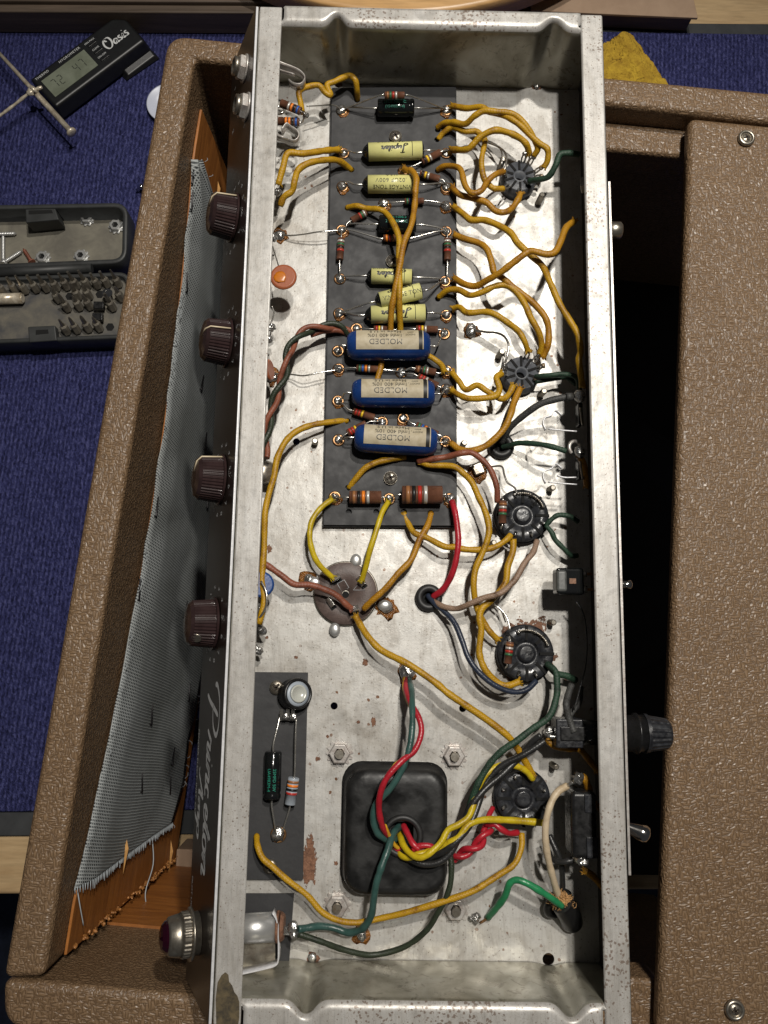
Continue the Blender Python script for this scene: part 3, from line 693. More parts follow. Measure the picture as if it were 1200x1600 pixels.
# end walls with pressed ribs and rolled lips
def endwall(s, ribs):
    x0, x1 = -0.1005, XR - 0.0013
    def bump(x):
        v = 0
        for xr, wd in ribs:
            v = max(v, math.exp(-abs((x - xr) / wd) ** 2.6))
        return v
    def fn(u, v):
        x = x0 + (x1 - x0) * u
        if v <= 0.7:
            k = v / 0.7; z = Z0 + (DEP - 0.0035) * k; y = YE + bump(x) * (0.0012 + 0.0045 * k)
            # fold at the foot
        elif v <= 0.85:
            a = (v - 0.7) / 0.15 * math.pi / 2; z = ZT - 0.0035 + 0.0031 * math.sin(a); y = YE + bump(x) * 0.0057 + 0.0028 * (1 - math.cos(a)) * (1 - 0.6 * bump(x))
        else:
            k = (v - 0.85) / 0.15; ya = YE + bump(x) * 0.0057 + 0.0028 * (1 - 0.6 * bump(x)); z = ZT - 0.0004; y = ya + (YE + 0.0088 - ya) * k
        xx = x
        if v <= 0.7 or True:
            lean = -0.1005 + (XL + 0.0026 + 0.1005) * min(1, (z - Z0) / DEP)
            xx = max(x, lean)
            if v > 0.8: xx = max(xx, -0.0711); xx = min(xx, 0.0712)
        return (xx, s * y, z)
    b = MB(); n0 = len(b.v); b.grid(fn, 150, 40, flip=(s > 0))
    # rolled lip and flange belong to the lighter, freckled part
    for i, f in enumerate(b.f):
        b.mi[i] = 1 if (i // 150) / 40 > 0.74 else 0
    b.build('end_wall', ['wallm', 'flange'], chs, solid=0.0009)
xa = lambda px, py: PZ(px, py, ZT).x
endwall(1, [(xa(526, 38), 0.0042), (xa(866, 42), 0.0052)])
endwall(-1, [(xa(478, 1570), 0.0050), (xa(893, 1572), 0.0052)])
b = MB(); b.box((0.0835, (PZ(950, 283, ZT).y + PZ(987, 1368, ZT).y) / 2, ZT - 0.0205), (0.0010, PZ(950, 283, ZT).y - PZ(987, 1368, ZT).y, 0.0405)); b.build('rear_plate', 'zinc', chs)

g_ = MB(); gp = [PZ(x, y, ZT) for x, y in ((346, 1524), (352, 1519), (357, 1523), (358, 1534), (363, 1540), (366, 1550), (371, 1556), (374, 1566), (374, 1590), (372, 1602), (338, 1602), (337, 1560), (340, 1535))]
g_.prism([(p.x, p.y) for p in gp], ZT + 0.00001, ZT + 0.00005); g_.build('grime_patch', 'grime', chs)
# ---- control panel (leaning)
FT, FB = Vector((XL, 0, ZT + 0.0004)), Vector((-0.1026, 0, Z0 - 0.0005))
fu = (FT - FB).normalized(); FL = (FT - FB).length; fn_ = Vector((-fu.z, 0, fu.x)).normalized()   # outward normal (left/up)
def panel_pt(px, py, off=0.0):
    d = ray(px, py); t = (FT + fn_ * 0.0 - C).dot(fn_) / d.dot(fn_); return C + d * t + fn_ * off
cp = MB()
A = [FB + Vector((0, s * 0.2245, 0)) for s in (-1, 1)]; B_ = [FT + Vector((0, s * 0.2245, 0)) for s in (-1, 1)]
cp.hexa([A[0], A[1], B_[1], B_[0]], [p - fn_ * 0.0012 for p in (A[0], A[1], B_[1], B_[0])])
pan = cp.build('control_panel', 'alu', chs, bevel=0.0003)
b = MB(); i_ = 0.0006
q = [A[0] + fu * i_ + Vector((0, i_, 0)), A[1] + fu * i_ - Vector((0, i_, 0)), B_[1] - fu * i_ * 0.5 - Vector((0, i_, 0)), B_[0] - fu * i_ * 0.5 + Vector((0, i_, 0))]
b.hexa([p + fn_ * 0.0002 for p in q], [p + fn_ * 0.00003 for p in q]); b.build('enamel_face', 'face', pan)
def on_panel(y, s, off=0.0003): return FB + fu * s + Vector((0, y, 0)) + fn_ * off      # s metres up the panel
def panel_text(mb, txt, y, s, size, ang=0.0):
    vf = glyphs(txt, size)
    put(mb, vf, lambda x, h: on_panel(y - (x * math.cos(ang) - h * math.sin(ang)), s + (x * math.sin(ang) + h * math.cos(ang))))
ys = [panel_pt(377, 322).y, panel_pt(365, 526).y, panel_pt(356, 743).y, panel_pt(345, 974).y]
KS = 0.022
b = MB()
for y in ys:
    for k in range(10):
        a = R(215 - k * 29); panel_text(b, str(k + 1), y - 0.0165 * math.cos(a), KS + 0.0165 * math.sin(a), 0.0042)
b.build('dial_numbers', 'white', pan, kind='stuff')
b = MB()
for t, y in (('VOLUME', ys[0]), ('TONE', ys[1]), ('SPEED', ys[2]), ('INTENSITY', ys[3])): panel_text(b, t, y, 0.0035, 0.0040)
for t, y in (('INPUTS', panel_pt(375, 200).y),): panel_text(b, t, y, 0.034, 0.0036)
b.build('panel_lettering', 'white', pan)
for t, py in (('1', 130), ('2', 190)):
    b = MB(); panel_text(b, t, panel_pt(372, py).y, 0.010, 0.0042); b.build('panel_lettering', 'white', pan)
y1, y2 = panel_pt(327, 1078).y, panel_pt(322, 1378).y
b = MB(); script(b, 'Princeton', lambda x, h: on_panel((y1 + y2) / 2 - x, 0.0200 + h * 0.0072), 0.115, abs(y1 - y2) * 0.97)
q_ = [(0.42, 0.2), (0.30, -0.9), (-0.1, -1.0), (0.2, -0.5)]
b.build('script_lettering', 'white', pan)
y3, y4 = panel_pt(312, 1205).y, panel_pt(312, 1312).y
b = MB(); script(b, 'Amp', lambda x, h: on_panel((y3 + y4) / 2 - x, 0.0078 + h * 0.0040), 0.12, abs(y3 - y4))
b.build('script_lettering', 'white', pan)
b = MB(); panel_text(b, 'FENDER ELECT. INST. CO.', panel_pt(308, 1205).y, 0.0026, 0.0033); b.build('panel_lettering', 'white', pan)
b = MB(); panel_text(b, 'PILOT LIGHT', panel_pt(300, 1400).y, 0.0042, 0.0030); b.build('panel_lettering', 'white', pan)
# knobs
u_, v_2 = frame_of(fn_)
def pang(ydir, udir):   # angle of a pointer whose direction is ydir along the chassis, udir up the panel
    d = Vector((0, ydir, 0)) + fu * udir; return math.atan2(d.dot(v_2), d.dot(u_))
PA = [pang(0.62, 0.78), pang(0.30, 0.95), pang(0.85, 0.52), 0.0]
for y, (ks, kang) in zip(ys, [(KS, PA[i]) for i in range(4)]):
    o = on_panel(y, ks, 0.0)
    b = MB()
    b.lathe(o, fn_, [(0.0006, 0.0118), (0.0016, 0.0120), (0.0017, 0.0108), (0.0108, 0.0100), (0.0109, 0.0098), (0.0122, 0.0086), (0.0130, 0.0050), (0.0132, 0.0)], 176, smooth=False, rib=lambda k, d: (0.965 if (0.00165 < d < 0.01085 and (k // 2) % 2) else 1.0))
    kb = b.build('knob', 'knob', pan)
    u, w_ = frame_of(fn_); d = u * math.cos(kang) + w_ * math.sin(kang)
    b = MB(); b.tube([o + fn_ * 0.0017 + d * 0.0112, o + fn_ * 0.0108 + d * 0.0103, o + fn_ * 0.0126 + d * 0.0080, o + fn_ * 0.0132 + d * 0.003], 0.00040, 6, 1)
    if y != ys[3]: b.build('pointer_line', 'cream', kb)
    else:
        b = MB(); d = (Vector((0, -0.62, 0.78))).normalized(); b.cyl(o + fn_ * 0.006 + d * 0.0095, o + fn_ * 0.006 + d * 0.0107, 0.0021, 16); b.build('grub_screw', 'nickel', kb)
# jack nuts on the outside of the panel
for px, py in ((381, 105), (384, 165)):
    o = panel_pt(px + 3, py + 3)
    b = MB(); b.lathe(o, fn_, [(0.0003, 0.0068), (0.0012, 0.0066)], 28); b.build('washer', 'zinc', pan)
    b = MB(); b.lathe(o, fn_, [(0.0012, 0.0062), (0.0036, 0.0062), (0.0040, 0.0056)], 6, smooth=False); nt = b.build('hex_nut', 'zinc', pan, bevel=0.0002)
    b = MB(); b.lathe(o, fn_, [(0.0036, 0.0046), (0.0062, 0.0045), (0.0064, 0.0034), (0.0028, 0.0032)], 24); b.build('threaded_bush', 'nickel', nt)
# pilot jewel
o = on_panel(panel_pt(340, 1505).y, 0.0205, 0)
b = MB(); b.lathe(o, fn_, [(0.0004, 0.0086), (0.0030, 0.0084), (0.0031, 0.0104), (0.0040, 0.0105), (0.0042, 0.0088)], 40); b.build('pilot_collar', 'nickel', pan)
b = MB(); b.lathe(o, fn_, [(0.0042, 0.0086), (0.0046, 0.0091), (0.0072, 0.0091), (0.0076, 0.0088)], 112, smooth=False, rib=lambda k, d: (0.96 if (k // 2) % 2 and 0.0044 < d < 0.0074 else 1)); b.build('knurled_ring', 'nickel', pan)
b = MB(); b.lathe(o, fn_, [(0.0076, 0.0086), (0.0092, 0.0083), (0.0126, 0.0076), (0.0134, 0.0066)], 40); b.build('pilot_bezel', 'nickel', pan)
b = MB(); b.lathe(o, fn_, [(0.0118, 0.0068), (0.0142, 0.0062), (0.0156, 0.0046), (0.0162, 0.0026), (0.0164, 0)], 16, smooth=False); b.build('pilot_jewel', 'jewel', pan)

# ------------------------------------------------------------------ component boards
BH = 5.0   # top of the eyelet board above the floor (mm)
def board(name, pts, h, th, m='board', lab=None, holes=()):
    q = [P(x, y, h) for x, y in pts]
    b = MB(); b.prism([(a.x, a.y) for a in q], Z0 + (h - th) * MM, Z0 + h * MM)
    o = b.build(name, m, chs, label=lab)
    if holes:
        c_ = MB()
        for x, y, r in holes:
            p = P(x, y, h); c_.cyl((p.x, p.y, Z0 - 0.001), (p.x, p.y, Z0 + 0.02), r * MM, 14)
        ct = c_.build('cutter', m); md = o.modifiers.new('holes', 'BOOLEAN'); md.object = ct; md.solver = 'EXACT'
        nm = bpy.data.meshes.new_from_object(o.evaluated_get(bpy.context.evaluated_depsgraph_get()))
        o.modifiers.clear(); o.data = nm; bpy.data.objects.remove(ct)
    return o
main = board('eyelet_board', [(519, 137), (712, 136), (713, 821), (506, 820)], BH, 2.0, lab='long black fibre board carrying the capacitors and resistors',
             holes=((545, 800, 1.5), (588, 800, 1.5), (631, 800, 1.6), (673, 802, 1.6), (558, 156, 1.6), (549, 265, 1.6), (683, 218, 1.5), (684, 203, 1.5), (543, 325, 1.5), (684, 467, 1.5), (544, 762, 1.5), (543, 658, 1.5), (684, 267, 1.5)))
board('backing_board', [(517, 139), (713, 138), (714, 824), (504, 823)], BH - 2.05, 2.9)
bias = board('bias_board', [(384, 1050), (481, 1051), (473, 1375), (374, 1374)], 2.2, 1.8, lab='small black fibre board beside the transformer')
pb = board('pilot_board', [(372, 1397), (459, 1397), (449, 1541), (366, 1542)], 3.0, 1.4, lab='black board under the pilot lamp holder')
for px, py, par, h in ((618, 213, main, BH), (613, 408, main, BH), (610, 747, main, BH), (432, 1074, bias, 2.2), (422, 1354, bias, 2.2)):
    cross_screw('screw', P(px, py, h + 1), 0.0032, par, ang=random.random())
# eyelets and solder
EY = [(534, 173), (537, 240), (535, 292), (534, 360), (531, 436), (530, 490), (557, 514), (528, 549), (529, 577), (528, 627), (529, 688), (523, 777),
      (698, 173), (697, 240), (697, 294), (697, 323), (697, 362), (695, 440), (697, 493), (694, 522), (698, 580), (697, 609), (696, 690), (702, 780),
      (600, 319), (627, 582), (597, 660), (630, 654), (608, 780), (632, 266)]
for i, (x, y) in enumerate(EY):
    p = P(x, y, BH); b = MB(); b.ring(p + Vector((0, 0, 0.0002)), (0, 0, 1), 0.0024, 0.0007, 20, 6, flat=0.7)
    e = b.build('eyelet', 'brass', main)
    big = i in (0, 4, 12, 15, 18, 21, 24, 25, 28, 23)
    b = MB(); b.blob(p + Vector((0, 0, 0.0006)), (0.0025 if big else 0.0021) * random.uniform(0.9, 1.1), random.uniform(0.40, 0.75), 0.45, 14, 9, i)
    b.build('solder_joint', 'solder', e)
    if i % 3 != 1:
        b = MB(); b.blob(p + Vector((random.uniform(-.001, .001), -0.0012, 0.0001)), 0.0029, 0.10, 0.45, 16, 6, i + 50); b.build('flux_stain', 'flux', e)

# ------------------------------------------------------------------ parts on the boards
def lead(mb, a, b_, bow=0.0, r=0.00045, mid=None):
    m_ = (a + b_) / 2 + Vector((0, 0, bow))
    if mid is not None: m_ = mid
    mb.tube([a, m_, b_], r, 6, 6)
BAND = dict(k='b_black', n='b_brown', r='b_red', o='b_orange', y='b_yellow', g='b_green', b='b_blue', s='b_silver', w='b_silver')
def resistor(a, b_, dia, bands, h=None, la=None, lb=None, hb=None, body='rbody', rev=False, lab=None, lh=BH + 1.5):
    """a,b_: pixel ends of the body; bands: letters from end a; la/lb: pixel where the leads end"""
    r = dia / 2 * MM; h = (BH + 1.2 + dia / 2) if h is None else h; hb = h if hb is None else hb
    A_, B_ = P(*a, h), P(*b_, hb); L = (B_ - A_).length; ax = (B_ - A_) / L
    mats = [body] + [BAND[c] for c in bands]
    names = list(dict.fromkeys(mats)); mb = MB()
    prof = [(0, r * 0.93), (0.0002, r)]; mi = [0, 0]; bw = L * 0.09; gap = L * 0.055; d = L * 0.10 if bands and bands[0] != 'e' else 0.0003
    for c in bands:
        prof += [(d, r), (d + 1e-6, r * 1.012), (d + bw, r * 1.012), (d + bw + 1e-6, r)]; k = names.index(BAND[c]); mi += [0, k, k, 0]; d += bw + gap
    prof += [(L - 0.0002, r), (L, r * 0.93)]; mi = mi[:len(prof) - 1]
    while len(mi) < len(prof) - 1: mi.append(0)
    # material per band segment
    mi2 = []
    for i in range(len(prof) - 1):
        mid = (prof[i][0] + prof[i + 1][0]) / 2; k = 0; dd = L * 0.10
        for c in bands:
            if dd <= mid <= dd + bw: k = names.index(BAND[c])
            dd += bw + gap
        mi2.append(k)
    mb.lathe(A_, ax, prof, 20, mats=mi2)
    o = mb.build('resistor', names, chs, label=lab)
    for tgt, src, sg in ((la, A_, -1), (lb, B_, 1)):
        if tgt is None: continue
        e = P(tgt[0], tgt[1], tgt[2] if len(tgt) > 2 else lh)
        l_ = MB(); s0 = src - ax * sg * 0.0003; l_.tube([s0, s0 + ax * sg * min(0.0028, (e - src).length * 0.4), lerp(src, e, 0.7) + Vector((0, 0, 0.0006)), e], 0.00042, 6, 5)
        l_.build('lead', 'lead', o)
    return o
resistor((601, 149), (632, 149), 3.4, 'ngrs', BH + 13, (540, 170), (697, 171), lab='thin resistor above the topmost black capacitor')
resistor((659, 253), (688, 238), 3.6, 'kys', None, (632, 267), (700, 236))
resistor((656, 271), (687, 280), 3.4, 'kys', None, (634, 268), (699, 290))
resistor((632, 315), (662, 314), 3.2, 'gbo', None, (602, 319), (697, 319))
resistor((572, 332), (549, 345), 3.4, 'sgr', None, (600, 318), (537, 360))
resistor((599, 372), (635, 372), 3.4, 'orns', None, (536, 358), (697, 360))
resistor((533, 373), (531, 406), 3.6, 'sgkr', None, (534, 360), (531, 434))
resistor((699, 373), (699, 407), 3.6, 'sgkr', None, (698, 358), (698, 440))
resistor((584, 514), (614, 515), 3.3, 'rys', None, (560, 514), (627, 517))
resistor((650, 514), (684, 515), 3.5, 'rys', None, (632, 517), (697, 518))
resistor((557, 575), (591, 577), 3.6, 'gbos', None, (530, 577), (625, 581))
resistor((649, 576), (681, 582), 3.6, 'nkgs', None, (628, 580), (698, 581))
resistor((653, 588), (684, 603), 3.4, 'rrs', None, (630, 583), (697, 608))
resistor((552, 642), (585, 653), 3.6, 'rry', None, (530, 628), (596, 660))
resistor((543, 677), (572, 662), 3.6, 'rry', None, (530, 687), (596, 658))
resistor((650, 664), (684, 679), 3.4, 'gbos', None, (631, 655), (697, 688))
resistor((546, 777), (596, 777), 6.2, 'nkos', None, (524, 778), (608, 779), lab='brown, black, orange and silver banded resistor at the foot of the board')
resistor((628, 773), (691, 773), 8.6, 'nkrs', None, (608, 779), (703, 779), lab='largest resistor, with red and silver bands, at the foot of the board')
resistor((470, 174), (439, 161), 4.0, 'bkos', 22, (478, 180, 22), None)
resistor((468, 191), (432, 189), 4.0, 'bkoo', 18, (478, 182, 20), None)
resistor((459, 1215), (453, 1257), 5.0, 'nokr', 7, (463, 1122, 7), (441, 1302, 4), body='greyres', lab='pale grey resistor with orange band on the small board', lh=4)

def cap_leads(o, A_, B_, ax, la, lb, lh=BH + 1.5):
    for tgt, src, sg in ((la, A_, -1), (lb, B_, 1)):
        if tgt is None: continue
        e = P(tgt[0], tgt[1], tgt[2] if len(tgt) > 2 else lh)
        l_ = MB(); l_.tube([src - ax * sg * 0.0005, src + ax * sg * min(0.0035, (e - src).length * 0.45), lerp(src, e, 0.75) + Vector((0, 0, 0.0005)), e], 0.0005, 6, 5)
        l_.build('lead', 'lead', o)
def curved_text(o, A_, ax, r, lines, mt, flip=True, off=0.00008):
    """lines: (text, size_mm, distance along axis, angle deg from the top toward the viewer's lower side, script?)"""
    up = Vector((0, 0, 1)); per = ax.cross(up).normalized()    # toward image bottom when ax points right
    if per.y > 0: per = -per
    upn = ax.cross(per); upn = upn if upn.z > 0 else -upn; upn.normalize()
    sx = -1 if flip else 1
    for txt, size, dist, ang, sc, wdt in lines:
        b = MB(); rr = r + off
        def fn(x, h):
            th = R(ang) + (sx * -h) / rr
            return A_ + ax * (dist + sx * x) + per * (rr * math.sin(th)) + upn * (rr * math.cos(th))
        if sc: script(b, txt, lambda x, h: fn(x, (h - 0.5) * size * MM), 0.17, wdt)
        else: put(b, glyphs(txt, size * MM, space=wdt or 1.0), fn)
        b.build('print', mt, o)
def electrolytic(a, b_, dia, la, lb, h, lines, lab=None, lh=BH + 1.5):
    r = dia / 2 * MM; A_, B_ = P(*a, h), P(*b_, h); L = (B_ - A_).length; ax = (B_ - A_) / L
    mb = MB(); mb.lathe(A_, ax, [(0, r * 0.55), (0, r * 0.86), (0.0006, r), (L * 0.83, r), (L * 0.86, r * 0.93), (L * 0.885, r * 0.93), (L * 0.915, r), (L - 0.0006, r), (L, r * 0.88), (L, r * 0.5)], 32)
    o = mb.build('capacitor', 'capblk', chs, label=lab)
    curved_text(o, A_, ax, r, lines, 'inkg', flip=False)
    cap_leads(o, A_, B_, ax, la, lb, lh)
    return o
electrolytic((590, 169), (647, 169), 8.8, (536, 168), (696, 170), BH + 4.4, [('TVA-1206.2', 2.1, 0.0088, -36, 0, 1), ('25UF 50VDC', 2.1, 0.0088, -6, 0, 1), ('(154985M-4)', 1.9, 0.0088, 24, 0, 1)], 'black capacitor with green print at the top of the board')
electrolytic((592, 350), (650, 351), 8.6, (540, 350), (697, 358), BH + 4.3, [('TVA-1206.2', 2.0, 0.0088, -24, 0, 1), ('25UF 50VDC', 2.0, 0.0088, 8, 0, 1)], 'black capacitor with green print between the yellow ones')
electrolytic((427, 1174), (425, 1248), 7.8, (437, 1120), (431, 1302), 6.5, [('UA4983M-4', 2.0, 0.012, 18, 0, 1), ('25MFD 50V', 2.0, 0.012, -18, 0, 1)], 'upright black capacitor with green print on the small board', 4)
def foil_cap(a, b_, dia, la, lb, lines, h=None, fl=(0.10, 0.96), hb=None, lab=None, flip=True):
    r = dia / 2 * MM; h = BH + dia / 2 + 0.3 if h is None else h; A_, B_ = P(*a, h), P(*b_, hb or h); L = (B_ - A_).length; ax = (B_ - A_) / L
    mb = MB(); mb.lathe(A_, ax, [(0, 0.0007), (L * 0.03, r * 0.55), (L * 0.09, r * 0.93), (L * fl[0], r * 0.97), (L * fl[0] + 1e-5, r * 1.01), (L * fl[1], r * 1.01), (L * fl[1] + 1e-5, r * 0.93), (L * 0.985, r * 0.7), (L, 0.0007)], 32, mats=[0, 0, 0, 1, 1, 1, 0, 0])
    o = mb.build('capacitor', ['capblk', 'jup'], chs, label=lab)
    curved_text(o, A_, ax, r * 1.01, lines, 'ink', flip)
    if len(lines) and lines[-1][4]:
        q_ = L * 0.80; b = MB(); up = Vector((0, 0, 1)); per = ax.cross(up).normalized(); per = per if per.y < 0 else -per; upn = ax.cross(per); upn = upn if upn.z > 0 else -upn
        pts = [A_ + ax * q_ + per * (r * 1.02 * math.sin(R(t))) + upn * (r * 1.02 * math.cos(R(t))) for t in range(-60, 65, 12)]
        b.tube(pts, 0.00016, 5, 1); b.build('print', 'ink', o)
    cap_leads(o, A_, B_, ax, la, lb)
    return o
foil_cap((566, 238), (663, 235), 8.8, (537, 236), (698, 236), [('VINTAGE TONE', 2.5, 0.0165, -50, 0, 1), ('Jupiter', 1.5, 0.0160, 6, 1, 0.0125)], lab='topmost yellow capacitor')
foil_cap((566, 288), (655, 288), 8.8, (537, 284), (696, 287), [('VINTAGE TONE', 2.7, 0.0150, 44, 0, 1), ('.02UF 600V', 3.0, 0.0145, 2, 0, 1.1), ('U.S.A.', 2.6, 0.0145, -44, 0, 1)], lab='second yellow capacitor from the top, its print upside down')
foil_cap((573, 431), (646, 433), 7.6, (534, 432), (694, 436), [('VINTAGE TONE', 2.3, 0.011, -52, 0, 1), ('Jupiter', 1.6, 0.0118, 0, 1, 0.0130)], lab='third yellow capacitor, under two crossing wires')
foil_cap((586, 471), (660, 454), 7.8, (532, 489), (694, 439), [('VINTAGE TONE', 2.9, 0.0140, 18, 0, 1), ('Jupiter', 1.2, 0.0130, -42, 1, 0.011)], flip=False, h=BH + 8, lab='tilted yellow capacitor')
foil_cap((570, 492), (668, 489), 8.6, (533, 489), (697, 492), [('VINTAGE', 2.5, 0.021, -52, 0, 1), ('Jupiter', 1.5, 0.0150, 10, 1, 0.0135)], lab='yellow capacitor just above the first blue one')
def blue_cap(a, b_, dia, la, lb, lab):
    r = dia / 2 * MM; h = BH + dia / 2 + 0.4; A_, B_ = P(*a, h), P(*b_, h); L = (B_ - A_).length; ax = (B_ - A_) / L
    prof = [(0, 0.0006)] + [(0.006 * (1 - math.cos(R(t))), r * (0.50 + 0.50 * math.sin(R(t)))) for t in range(0, 91, 15)]
    prof += [(L - 0.006 * (1 - math.cos(R(t))), r * (0.50 + 0.50 * math.sin(R(t)))) for t in range(90, -1, -15)] + [(L, 0.0006)]
    mb = MB(); mb.lathe(A_, ax, prof, 40); o = mb.build('capacitor', 'blue', chs, label=lab)
    per = ax.cross(Vector((0, 0, 1))).normalized(); per = per if per.y < 0 else -per; upn = ax.cross(per); upn = upn if upn.z > 0 else -upn; rr = r * 1.012
    l0, l1, ls = L * 0.115, L * 0.855, L * 0.90
    lf = lambda x, t: A_ + ax * x + per * (rr * math.sin(R(t))) + upn * (rr * math.cos(R(t)))
    mb = MB(); mb.grid(lambda u, v: lf(l0 + (l1 - l0) * u, -58 + 92 * v), 4, 14); mb.build('paper_label', 'paper', o)
    mb = MB(); mb.grid(lambda u, v: lf(l1 + (ls - l1) * u, -58 + 92 * v), 1, 14); mb.build('label_stripe', 'ink', o)
    mb = MB(); mb.grid(lambda u, v: lf(ls + L * 0.012 * u, -58 + 92 * v), 1, 14); mb.build('label_stripe', 'paper', o)
    c_ = (l0 + l1) / 2 - 0.0008
    curved_text(o, A_, ax, rr, [('MOLDED', 3.8, c_, 4, 0, 1.05), ('.1mfd 400 10%', 2.9, c_, -21, 0, 1.0), ('Made in U.S.', 3.0, c_ - 0.0005, -43, 0, 1.05), ('600V', 1.5, l1 - 0.004, -38, 0, 1), ('INDOT', 1.5, l1 - 0.004, -24, 0, 1)], 'ink', True)
    cap_leads(o, A_, B_, ax, la, lb)
blue_cap((542, 540), (672, 540), 14.6, (528, 549), (696, 520), 'uppermost large blue capacitor')
blue_cap((550, 614), (679, 615), 13.8, (529, 626), (699, 609), 'middle large blue capacitor')
blue_cap((554, 684), (683, 691), 13.8, (530, 688), (697, 691), 'lowest large blue capacitor')
# ------------------------------------------------------------------ trimmer
tr = P(466, 1084, 9); ax_ = Vector((0.50, 0.10, 0.85)).normalized()
b = MB(); b.lathe(tr - ax_ * 0.007, ax_, [(0, 0.0070), (0.0062, 0.0072), (0.0075, 0.0068), (0.0075, 0.0058), (0.0068, 0.0056)], 36); tm = b.build('trimmer', 'black', chs, label='round black trimmer with clouded centre')
b = MB(); b.lathe(tr - ax_ * 0.0005, ax_, [(0, 0.0056), (0.0003, 0.0056), (0.0005, 0.0042)], 32); b.build('trimmer_ring', 'greyres', tm)
b = MB(); b.lathe(tr, ax_, [(0, 0.0041), (0.0009, 0.0040), (0.0011, 0.0034), (0.0004, 0.0030), (0.0001, 0.0)], 32); b.build('trimmer_dial', 'glass', tm)
for dx in (-7, 3, 11):
    b = MB(); p = P(447 + dx, 1117, 6); b.box(p, (0.0016, 0.0060, 0.0004), Matrix.Rotation(0.5, 3, 'X')); b.build('terminal', 'lead', tm)
for px, py, h in ((447, 1120, 6), (459, 1121, 6)): b = MB(); b.blob(P(px, py, h), 0.0017, 0.7, 0.6); b.build('solder_joint', 'solder', tm)
b = MB(); b.blob(P(435, 1304, 3), 0.0030, 0.5, 0.5); b.build('solder_joint', 'solder', bias)
b = MB(); b.ring(P(435, 1304, 2.3), (0, 0, 1), 0.0031, 0.0006); b.build('eyelet', 'brass', bias)

# ------------------------------------------------------------------ threaded studs, nuts, solder blobs, rust on the chassis floor
def stud(px, py, h, r, m='nickel'):
    p = P(px, py, h); b = MB(); pr = []
    z = -h * MM
    while z < -0.0006: pr += [(z + h * MM, r * MM), (z + h * MM + 0.0004, r * MM * 0.86)]; z += 0.0008
    pr += [(h * MM - 0.0003, r * MM * 0.9), (h * MM, r * MM * 0.65)]
    b.lathe((p.x, p.y, Z0 - 0.0), (0.06, -0.03, 1), pr, 14); return b.build('threaded_stud', m, chs)
for px, py, h, r in ((785, 247, 9, 1.5), (846, 303, 9, 1.6), (783, 548, 9, 1.6), (849, 610, 8, 1.6), (491, 688, 6, 1.5), (725, 691, 5, 1.5), (863, 761, 7, 1.5), (864, 972, 7, 1.5), (771, 847, 6, 1.4), (868, 1198, 8, 1.4), (775, 1302, 4, 1.4)):
    stud(px, py, h, r)
def kep(px, py, sp):
    c = P(px, py, 0); b = MB(); nt = 14; n = len(b.v)
    rad = [0.0064 if k % 4 in (0, 1) else 0.0050 for k in range(nt * 4)]
    b.lathe(c, (0, 0, 1), [(0.0001, 0.0060), (0.0008, 0.0060)], nt * 4, smooth=False, rib=lambda k, d: 1.06 if k % 4 < 2 else 0.86)
    ko = b.build('toothed_washer', 'zinc', chs)
    b = MB(); b.lathe(c, (0, 0, 1), [(0.0008, 0.0050), (0.0036, 0.0050), (0.0040, 0.0045), (0.0040, 0.0024), (0.0010, 0.0023)], 6, smooth=False); b.build('hex_nut', 'zinc', chs, bevel=0.0002)
    p = P(px + (px - 584) * 0.02, py + (py - 997) * 0.02, sp); b = MB(); b.lathe(c, (0, 0, 1), [(0.0005 * i, 0.0020 if i % 2 else 0.0017) for i in range(int(sp * 2))], 14); b.build('threaded_stud', 'rust' if False else 'nickel', chs)
for px, py in ((531, 1176), (709, 1180), (527, 1413), (711, 1418)): kep(px, py, 7)
def blobat(px, py, h, r, sz, m, name, nz=0.4, seed=0, lab=None):
    b = MB(); b.blob(P(px, py, h), r, sz, nz, 18, 10, seed); return b.build(name, m, chs, label=lab)
for i, (px, py, rx, ry, rr_) in enumerate(((737, 517, 2.8, 3.4, 4.0), (437, 367, 2.8, 2.4, 3.8), (636, 1050, 3.4, 4.4, 4.4), (425, 588, 2.6, 3.0, 4.0), (603, 948, 3.2, 3.0, 5.2), (483, 908, 2.6, 3.4, 4.6), (421, 1352, 0.1, 0.1, 0.2), (565, 1462, 2.0, 2.4, 4.0), (488, 1497, 2.0, 2.0, 2.6), (838, 134, 1.7, 1.7, 2.4))):
    fx = blobat(px, py, 0.0, (rr_ * MM, rr_ * 1.05 * MM), 0.06, 'flux' if i not in (8, 9) else 'rust', 'flux_stain', 0.7, i + 3)
    blobat(px, py, 0.7, (rx * MM, ry * MM), 0.45, 'solder', 'solder_blob', 0.35, i)
b = MB(); b.box(P(747, 733, 1.4), (0.0052, 0.0056, 0.0026), Matrix.Rotation(0.4, 3, 'Z')); b.build('square_bolt', 'nickel', chs, bevel=0.0006); blobat(747, 738, 0.1, (0.0042, 0.0046), 0.05, 'flux', 'flux_stain', 0.5, 31)
b = MB()
random.seed(5)
